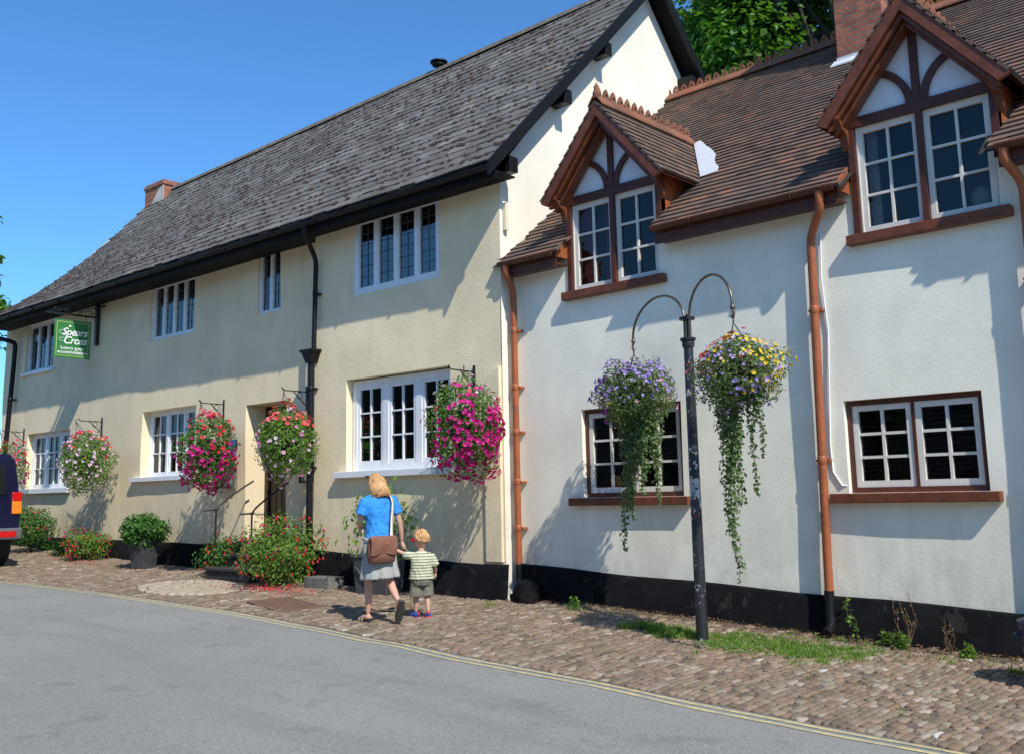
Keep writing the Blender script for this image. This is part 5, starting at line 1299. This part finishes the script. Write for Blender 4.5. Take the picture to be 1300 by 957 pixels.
# ---- boy
BX,BY=-8.17,7.34; bz=gz(BX,BY)+.012
B=thing('person','small boy in green striped T-shirt, khaki shorts and red sunglasses beside the woman','person',(BX,BY,bz),math.radians(150-90))
ex=MB(); Hb=(0,.01,.815); Rb=head_shape(ex,Hb,.88,math.radians(38),math.radians(-6))
LWb=(-.325,.035,.735)
hand(ex,LWb,(-.85,.1,.35),-1,.62,(.2,.3,1),.6)
RWb=(.165,.05,.45); hand(ex,RWb,(.0,.3,-1),1,.62,(-1,.1,0),.5)
f1=foot(ex,(-.055,.045,.05),.25,0,.62); f2=foot(ex,(.06,-.05,.055),-.15,-.12,.62)
chains=[[(0,0,.44,.080),(0,0,.52,.078),(0,0,.60,.076),(0,0,.655,.045),(0,.005,.70,.034),(0,.01,.74,.036)],
 [(0,0,.44,.08),(-.05,.0,.40,.056),(-.055,.015,.30,.043),(-.055,.022,.225,.035),(-.055,.028,.15,.033),(-.055,.04,.075,.024),(-.055,.045,.045,.024)],
 [(0,0,.44,.08),(.05,.0,.40,.056),(.058,-.005,.30,.043),(.06,-.015,.225,.035),(.06,-.03,.15,.033),(.06,-.045,.08,.024),(.06,-.05,.05,.024)],
 [(0,0,.60,.076),(-.07,0,.64,.036),(-.105,0,.63,.034),(-.165,.01,.66,.027),(-.225,.02,.69,.024),(-.28,.03,.715,.021),LWb+(.017,)],
 [(0,0,.60,.076),(.07,0,.64,.036),(.105,0,.625,.034),(.135,-.01,.57,.027),(.152,-.005,.53,.024),(.16,.02,.49,.021),RWb+(.017,)]]
skin_body(chains,ex,.0052,'body',M['skin'],B)
mb=MB(); loft(mb,[(0,0,.395,.135,.105,0,0),(0,0,.43,.13,.102,0,0),(0,0,.52,.118,.095,0,0),(0,0,.60,.118,.09,0,0),(0,0,.65,.095,.07,0,0),(0,.004,.69,.048,.042,0,.1)],24,lambda i,g:1+(.03*math.sin(g*5+i) if i<3 else 0))
for q in ([(-.07,0,.645),(-.11,.0,.64),(-.155,.01,.652),(-.195,.015,.668)],[(.07,0,.645),(.11,0,.625),(.135,-.008,.58),(.147,-.008,.535)]): mb.tube(q,[.042,.044,.043,.046],12)
fuse(mb,.0062,'tshirt',M['stripe'],B,3,.006,(13,13,9))
mb=MB(); loft(mb,[(0,0,.44,.105,.088,0,0),(0,0,.37,.118,.098,0,0),(0,0,.33,.115,.09,0,0)],20)
for sg in (-1,1): mb.tube([(sg*.055,0,.40),(sg*.06,.004 if sg<0 else -.004,.30),(sg*.062,.008 if sg<0 else -.008,.215)],[.062,.066,.074],14)
fuse(mb,.0062,'shorts',M['shorts'],B,2,.005,(14,14,8))
mb=MB(); hb=Vector(Hb); rr=random.Random(41); n,k=10,22; vs=[]
for i in range(n+1):
    th=PI*.58*i/n
    for j in range(k):
        ph=2*PI*j/k; v_=Vector((.082*math.sin(th)*math.cos(ph),.103*math.sin(th)*math.sin(ph)-.006,.122*math.cos(th)))
        if math.sin(ph)>.3 and th>PI*.33: v_*=.8
        vs.append(hb+Rb@v_*.9)
mb.add(vs,[(i*k+j,i*k+(j+1)%k,(i+1)*k+(j+1)%k,(i+1)*k+j) for i in range(n) for j in range(k)],0,True)
for _ in range(260):
    ph=rr.uniform(0,2*PI); th=PI*rr.uniform(0,.5) if math.sin(ph)<.3 else PI*rr.uniform(0,.3)
    a=Vector((.082*math.sin(th)*math.cos(ph),.103*math.sin(th)*math.sin(ph)-.006,.122*math.cos(th))); th2=th+.35; b=Vector((.087*math.sin(th2)*math.cos(ph+.1),.108*math.sin(th2)*math.sin(ph+.1)-.006,.127*math.cos(th2)))
    mb.tube([hb+Rb@a*.9,hb+Rb@((a+b)*.5*1.04)*.9,hb+Rb@b*.9],[.007,.007,.002],5)
mb.build('hair',M['hair2'],B)
for s_ in (-1,1):
    e=MB(); c=hb+Rb@Vector((s_*.029,.075,.004)); e.lathe([(0,-.009),(.010,-.004),(.011,.002),(0,.010)],tuple(c),10); e.build('eye',M['eye'],B)
e=MB(); e.tube([hb+Rb@Vector((-.018,.084,-.055)),hb+Rb@Vector((0,.090,-.053)),hb+Rb@Vector((.018,.084,-.055))],[.002,.005,.002],6); e.build('mouth',M['lip'],B)
mb=MB()
for s_ in (-1,1):
    c=hb+Rb@Vector((s_*.034,.094,.005)); mb.obox(c,Rb@Vector((.030,-s_*.004,0)),Rb@Vector((0,.004,0)),Rb@Vector((0,0,.019)))
    mb.tube([hb+Rb@Vector((s_*.064,.088,.01)),hb+Rb@Vector((s_*.074,.03,.008)),hb+Rb@Vector((s_*.076,-.01,.0))],.0055,6)
mb.tube([hb+Rb@Vector((-.008,.097,.01)),hb+Rb@Vector((.008,.097,.01))],.005,5); mb.build('sunglasses',M['redplastic'],B)
def shoe(fr_):
    a,F_=fr_; mb=MB(); s=.66
    P=[(0,-.075,-.055),(0,-.03,-.045),(0,.05,-.055),(0,.12,-.068),(0,.175,-.075),(0,.195,-.078)]; mb.tube([a+F_@Vector(p)*s for p in P],[.034*s,.050*s,.048*s,.045*s,.036*s,.015*s],12,0)
    o=[(-.045,-.09),(.045,-.09),(.048,.05),(.05,.14),(.02,.205),(-.02,.205),(-.05,.14),(-.048,.05)]; A=[a+F_@Vector((x*s,y*s,-.107*s)) for x,y in o]; B_=[a+F_@Vector((x*s,y*s,-.080*s)) for x,y in o]; k=8
    mb.add(A+B_,[tuple(reversed(range(k))),tuple(range(k,2*k))]+[(i,(i+1)%k,(i+1)%k+k,i+k) for i in range(k)],1)
    mb.tube([a+F_@Vector((0,-.095,-.04))*s,a+F_@Vector((0,-.088,.0))*s],.022*s,8,1); mb.build('shoe',[M['shoeblue'],M['shoered']],B)
shoe(f1); shoe(f2)

# ================================================================== car (only its rear corner is in the frame)
M['carpaint']=plain('dark_navy_car_paint',(.008,.009,.035),.18,.1,3,spec=.6); M['tyre']=plain('tyre_rubber',(.02,.02,.02),.85,.2,20)
M['carglass']=plain('tinted_car_glass',(.012,.014,.016),.06,.1,3,spec=.8); M['amber']=plain('amber_lens',(.85,.22,.02),.2,.08,30); M['redlens']=plain('red_lens',(.55,.01,.01),.2,.08,30); M['chrome']=plain('silver_trim',(.55,.55,.56),.3,.08,10,metal=.8)
M['bumper']=plain('grey_bumper',(.10,.105,.11),.5,.1,10); M['plate']=plain('yellow_number_plate',(.75,.55,.03),.4,.05)
M['cover']=plain('green_wheel_cover',(.04,.16,.13),.4,.5,7)
carz=gz(-19.5,6.0)
Cr=thing('parked_car','dark navy off-road car at the left edge, spare wheel on its back door','car',(-17.95,5.98,carz),PI+math.atan2(gz(-21.5,6)-gz(-18,6),-3.5)*0)
Cr.scale=(1.07,1.07,1.09)
Cr.rotation_euler=(0,-math.atan2(gz(-21.5,6)-gz(-18,6),3.5)*-1,PI)
# local: +x forward (towards the far end), rear bumper at x=0; width +-.85
def car_section(mb, xs, m=0):
    """xs: list of (x, [(halfwidth,z)...]) loft of mirrored sections"""
    rings=[]
    for x,pr in xs:
        r=[(x,w,z) for w,z in pr]+[(x,-w,z) for w,z in reversed(pr)]; rings.append(r)
    k=len(rings[0]); vs=sum(rings,[])
    mb.add(vs,[(i*k+j,i*k+(j+1)%k,(i+1)*k+(j+1)%k,(i+1)*k+j) for i in range(len(rings)-1) for j in range(k)]+[tuple(reversed(range(k))),tuple((len(rings)-1)*k+j for j in range(k))],m,False)
mb=MB()
lo=[(.78,.42),(.85,.55),(.87,.80),(.85,1.05)]
car_section(mb,[(.06,[(.76,.44),(.82,.55),(.84,.80),(.82,1.05)]),(.14,lo),(2.9,lo),(3.9,[(.76,.45),(.82,.55),(.83,.78),(.78,.95)]),(4.05,[(.70,.48),(.76,.56),(.76,.74),(.70,.86)])])
car_section(mb,[(.09,[(.82,1.05),(.80,1.30),(.74,1.66),(.68,1.73)]),(.22,[(.84,1.05),(.82,1.30),(.76,1.70),(.70,1.78)]),(2.2,[(.84,1.05),(.82,1.30),(.76,1.70),(.70,1.78)]),(2.9,[(.84,1.04),(.82,1.06),(.80,1.07),(.78,1.08)])])
mb.build('body',M['carpaint'],Cr,bevel=.03)
mb=MB(); mb.hexa([(.075,-.62,1.12),(.078,.62,1.12),(.078,.62,1.14),(.075,-.62,1.14),(.068,-.62,1.12),(.068,.62,1.12),(.09,.58,1.60),(.09,-.58,1.60)])
mb.prism([(.0,1.12),(.02,1.6)],(0,0,0),(1,0,0),(0,0,1),(0,0,0)) if False else None
mb.build('rear_window',M['carglass'],Cr)
for sg in (-1,1):
    for (a,b) in ((.30,1.05),(1.13,1.9)):
        mb=MB(); y=.845*sg; mb.hexa([(a,y*.992,1.12),(b,y*.992,1.12),(b,y*1.002,1.12),(a,y*1.002,1.12),(a,sg*.765,1.62),(b-.03,sg*.765,1.62),(b-.03,sg*.785,1.62),(a,sg*.785,1.62)]); mb.build('side_window',M['carglass'],Cr)
for sg in (-1,1):
    mb=MB(); y0,y1=(sg*.70,sg*.845); mb.box(.035,.16,min(y0,y1),max(y0,y1),1.02,1.16,0); t1=mb.build('tail_light',M['redlens'],Cr,bevel=.01)
    mb=MB(); mb.box(.033,.162,min(y0,y1)-.002,max(y0,y1)+.002,.82,1.018); mb.build('indicator',M['amber'],t1,bevel=.01)
mb=MB(); mb.box(-.06,.10,-.84,.84,.42,.60); mb.build('bumper',M['bumper'],Cr,bevel=.03)
for sg in (-1,1):
    mb=MB(); mb.box(-.066,-.055,sg*.60-.14,sg*.60+.14,.46,.55); mb.build('reflector',M['redlens'],Cr)
mb=MB(); mb.box(-.068,-.06,-.27,.27,.45,.57); mb.build('number_plate',M['plate'],Cr)
def cwheel(x,y,r,w,name,flat=False):
    o=MB(); prof=[(r*.62,-w/2),(r*.9,-w/2),(r,-w*.32),(r,w*.32),(r*.9,w/2),(r*.62,w/2)]; vs=[];seg=28
    ax=(lambda a,h:(x+a*0+h,y+a[0],a[1])) if flat else None
    for pr,h in prof:
        for k in range(seg):
            g=2*PI*k/seg
            vs.append((x+h,y+pr*math.cos(g),1.0+pr*math.sin(g)) if flat else (x+pr*math.cos(g),y+h,r+pr*math.sin(g)))
    o.add(vs,[(i*seg+k,i*seg+(k+1)%seg,((i+1)%6)*seg+(k+1)%seg,((i+1)%6)*seg+k) for i in range(6) for k in range(seg)],0,True)
    wo=o.build(name,M['tyre'],Cr)
    d=MB(); hh=(-w*.3 if flat else (w*.3 if y>0 else -w*.3)); vs=[]
    for rr_ in (r*.66,r*.25):
        for k in range(seg):
            g=2*PI*k/seg; q=hh+(0 if rr_>r*.5 else hh*.3)
            vs.append((x+q,y+rr_*math.cos(g),1.0+rr_*math.sin(g)) if flat else (x+rr_*math.cos(g),y+q,r+rr_*math.sin(g)))
    d.add(vs,[(k,(k+1)%seg,seg+(k+1)%seg,seg+k) for k in range(seg)]+[tuple(range(seg,2*seg))],0,True); d.build('wheel_cover' if flat else 'rim',M['cover'] if flat else M['chrome'],wo)
for x in (.75,3.2):
    for y in (-.74,.74): cwheel(x,y,.36,.22,'wheel')
cwheel(-.06,.0,.34,.22,'spare_wheel',True)

# ---- blue bin at the right edge
M['bluebin']=plain('dark_blue_plastic',(.008,.022,.075),.4,.2,10)
t=thing('dustbin','dark blue ribbed plastic dustbin at the right edge by the black plinth','bin',g3(-2.12,8.08),.2)
mb=MB(); mb.lathe([(.19,0),(.205,.015),(.215,.10),(.222,.11),(.222,.125),(.217,.135),(.225,.25),(.233,.26),(.233,.275),(.227,.285),(.232,.40),(.245,.41),(.245,.44),(.225,.44),(.215,.1),(.0,.09)],(0,0,0),28); mb.build('body',M['bluebin'],t)
mb=MB(); mb.lathe([(.25,.44),(.25,.47),(.15,.51),(.05,.525),(0,.525)],(0,0,0),28); mb.tube([(-.06,0,.52),(-.05,0,.56),(.05,0,.56),(.06,0,.52)],.012,6); mb.build('lid',M['bluebin'],t)
for sg in (-1,1):
    mb=MB(); mb.tube([(sg*.23,-.06,.36),(sg*.275,-.05,.36),(sg*.275,.05,.36),(sg*.23,.06,.36)],.010,6); mb.build('handle',M['bluebin'],t)

# ================================================================== trees
def tree(name,label,P,H,crown,clumps,nleaf,leafm,seed,lsize=.17,trunk_r=.3):
    rr=random.Random(seed); t=thing(name,label,'tree',P); cx,cy,cz=crown[:3]; rx,ry,rz=crown[3:]
    tb=MB(); top=Vector((cx*.6,cy*.6,cz)); tb.tube([(0,0,-.4),(0,0,.1),(cx*.1,cy*.1,H*.25),top*.75,top+Vector((0,0,rz*.4))],[trunk_r*1.4,trunk_r,trunk_r*.8,trunk_r*.5,trunk_r*.15],10)
    cl=[]
    for i in range(clumps):
        d=rdir(rr); q=rr.uniform(.45,1.0)**.6; c=Vector((cx+d.x*rx*q,cy+d.y*ry*q,cz+d.z*rz*q)); r=rr.uniform(.45,1.0)*min(rx,rz)*.30; cl.append((c,r,d))
        if i%3==0:
            b=Vector((cx*.3,cy*.3,H*rr.uniform(.3,.7))); tb.tube([b,(b+c)*.5+Vector((0,0,.4)),c],[trunk_r*.28,trunk_r*.16,trunk_r*.05],6)
    tb.build('trunk',M['bark'],t)
    mb=MB()
    for c,r,d in cl:
        for _ in range(int(nleaf/clumps)):
            e=rdir(rr); rad=r*rr.uniform(.55,1.05)*(1+.3*noise.noise(e*2+c)); p=c+Vector((e.x,e.y,e.z*.75))*rad
            n=(e*.7+Vector((0,0,.8))+rdir(rr)*.6); L=lsize*rr.uniform(.6,1.25); leaf(mb,p,n,L,L*.8,rr)
    mb.build('crown',M[leafm],t); return t
tree('sycamore_tree','big leafy green tree behind the clay tile roof and its ridge crest',(-8.6,21.5,.2),17,(0,0,12.2,4.6,3.4,5.2),110,60000,'treeleaf',201,.19)
tree('sycamore_tree','dark leafy tree behind the brick chimney of the white cottage',(-2.8,24.0,.1),17,(0,0,12.5,5.2,3.5,5.5),80,26000,'treeleaf',202,.22)
tree('ash_tree','tall tree just entering the picture at the far left beyond the cream house',(-42.0,12.0,gz(-40,9)),13,(0,0,8.6,3.0,3.0,3.8),55,11000,'treeleaf',203,.22)
# hillside behind the street and planting at the far left
mb=MB(); k=60; vs=[]
for i in range(k+1):
    s=-260+i*9; 
    for j,(n,h) in enumerate(((60,0),(110,3),(170,9),(240,12),(330,8))): vs.append((s,n,gz(s,n)-2+h*(1+.3*math.sin(s*.02+j))))
mb.add(vs,[(i*5+j,(i+1)*5+j,(i+1)*5+j+1,i*5+j+1) for i in range(k) for j in range(4)],0,True); M['hill']=plain('wooded_hill',(.05,.08,.03),.95,.4,.05); props(mb.build('hills',M['hill']),kind='structure')

# ================================================================== houses across the street (behind the camera, they show in the window panes)
M['opp1']=render_wall('pinkish_render',(.30,.24,.19),(.2,.17,.14)); M['opp2']=render_wall('grey_stone_render',(.20,.18,.16),(.14,.12,.11))
def opp(s0,s1,h,wm,label):
    g=min(gz(s0,-6),gz(s1,-6)); N_=-6.5; b=((s0+s1)/2,N_,g); t=thing('terraced_house',label,'house',b,0,off=b)
    hs=[]; w=(s1-s0)/3
    for i in range(3):
        c=s0+w*(i+.5); hs+=[(c-.5,c+.5,g+3.3,g+4.5)]; hs+=[(c-.55,c+.55,g+1.0,g+2.2)] if i!=1 else []
    mb=MB(); mb.box(s0,s1,N_-6,N_,g-.8,g+h); mb.build('wall',wm,t)
    mb=MB()
    mb.prism([(N_+.3,g+h-.1),(N_-3,g+h+2.9),(N_-6.3,g+h-.1),(N_-6.3,g+h-.25),(N_-3,g+h+2.7),(N_+.3,g+h-.25)],(s0,0,0),(0,1,0),(0,0,1),(s1-s0,0,0)); rf=mb.build('roof',M['slate'],t)
    mb=MB(); mb.prism([(N_,g+h),(N_-3,g+h+2.7),(N_-6,g+h)],(s0+.05,0,0),(0,1,0),(0,0,1),(s1-s0-.1,0,0)); mb.build('gable',wm,t)
    mb=MB(); mb.box(s1-1.0,s1-.3,N_-3.4,N_-2.6,g+h+2,g+h+3.7); mb.build('chimney',M['brick'],t)
    for (a,b_,c,d) in hs:
        m_=MB(); 
        for q in ((a,a+.06,c,d),(b_-.06,b_,c,d),(a+.06,b_-.06,c,c+.06),(a+.06,b_-.06,d-.06,d),((a+b_)/2-.02,(a+b_)/2+.02,c+.06,d-.06)): m_.box(q[0],q[1],N_+.0,N_+.05,q[2],q[3])
        o=m_.build('window',M['bumper'],t); m_=MB(); m_.box(a+.06,b_-.06,N_+.003,N_+.015,c+.06,d-.06); m_.build('pane',M['carglass'],o)
    c=(s0+s1)/2; m_=MB(); m_.box(c-.45,c+.45,N_,N_+.04,g+.02,g+2.1); m_.build('door',M['wood'],t)
opp(-30,-21.05,5.6,M['opp2'],'grey stone terraced house across the street, farthest up the hill')
opp(-21,-12.05,5.3,M['opp1'],'pinkish rendered terraced house across the street, second from the top')
opp(-12,-3.05,5.8,M['opp2'],'grey stone terraced house across the street facing the basket post')
opp(-3,6,5.2,M['opp1'],'pinkish rendered terraced house across the street, lowest of the row')

# ================================================================== light and sky
SUN=Vector((1.0,-.37,1.13)).normalized(); EL=math.asin(SUN.z)
w=bpy.data.worlds.new('World'); bpy.context.scene.world=w; w.use_nodes=True; nt=w.node_tree; bg=nt.nodes['Background']
sk=nt.nodes.new('ShaderNodeTexSky'); sk.sky_type='NISHITA'; sk.sun_disc=False; sk.sun_elevation=EL; sk.sun_rotation=math.atan2(SUN.x,SUN.y)
sk.air_density=1.0; sk.dust_density=.3; sk.ozone_density=2.2; sk.altitude=200
gm=nt.nodes.new('ShaderNodeMix'); gm.data_type='RGBA'; gm.blend_type='MULTIPLY'; gm.inputs[0].default_value=1; gm.inputs[7].default_value=(.90,1.66,2.30,1)
nt.links.new(sk.outputs[0],gm.inputs[6]); nt.links.new(gm.outputs[2],bg.inputs[0]); bg.inputs[1].default_value=.088
l=bpy.data.lights.new('sun','SUN'); l.energy=5.0; l.angle=math.radians(.53); l.color=(1.0,.955,.875)
lo_=bpy.data.objects.new('sun',l); C.objects.link(lo_); lo_.rotation_euler=SUN.to_track_quat('Z','Y').to_euler(); lo_.location=(20,-10,30)
# ================================================================== camera
F=1243.66; t_=math.radians(8.849); r_=math.radians(-1.2027); yw=math.radians(47.364)
f3=Vector((0,math.cos(t_),math.sin(t_))); u3=Vector((0,-math.sin(t_),math.cos(t_))); x3=Vector((1,0,0))
Rr=x3*math.cos(r_)+u3*math.sin(r_); Uu=-x3*math.sin(r_)+u3*math.cos(r_)
def loc(v): return Vector((v.x*math.sin(yw)-v.y*math.cos(yw),v.x*math.cos(yw)+v.y*math.sin(yw),v.z))
a,b,c=loc(Rr),loc(Uu),-loc(f3)
cam=bpy.data.cameras.new('camera'); co_=bpy.data.objects.new('camera',cam); C.objects.link(co_)
mt=Matrix(((a.x,b.x,c.x,0),(a.y,b.y,c.y,0),(a.z,b.z,c.z,1.6),(0,0,0,1))); co_.matrix_world=mt
cam.sensor_width=36; cam.lens=F/1300*36; cam.shift_y=-44.5/1300; cam.clip_start=.05; cam.clip_end=2000
sc=bpy.context.scene; sc.camera=co_
sc.view_settings.view_transform='Standard'; sc.view_settings.look='None'; sc.view_settings.exposure=0
sc.render.resolution_x=1024; sc.render.resolution_y=753
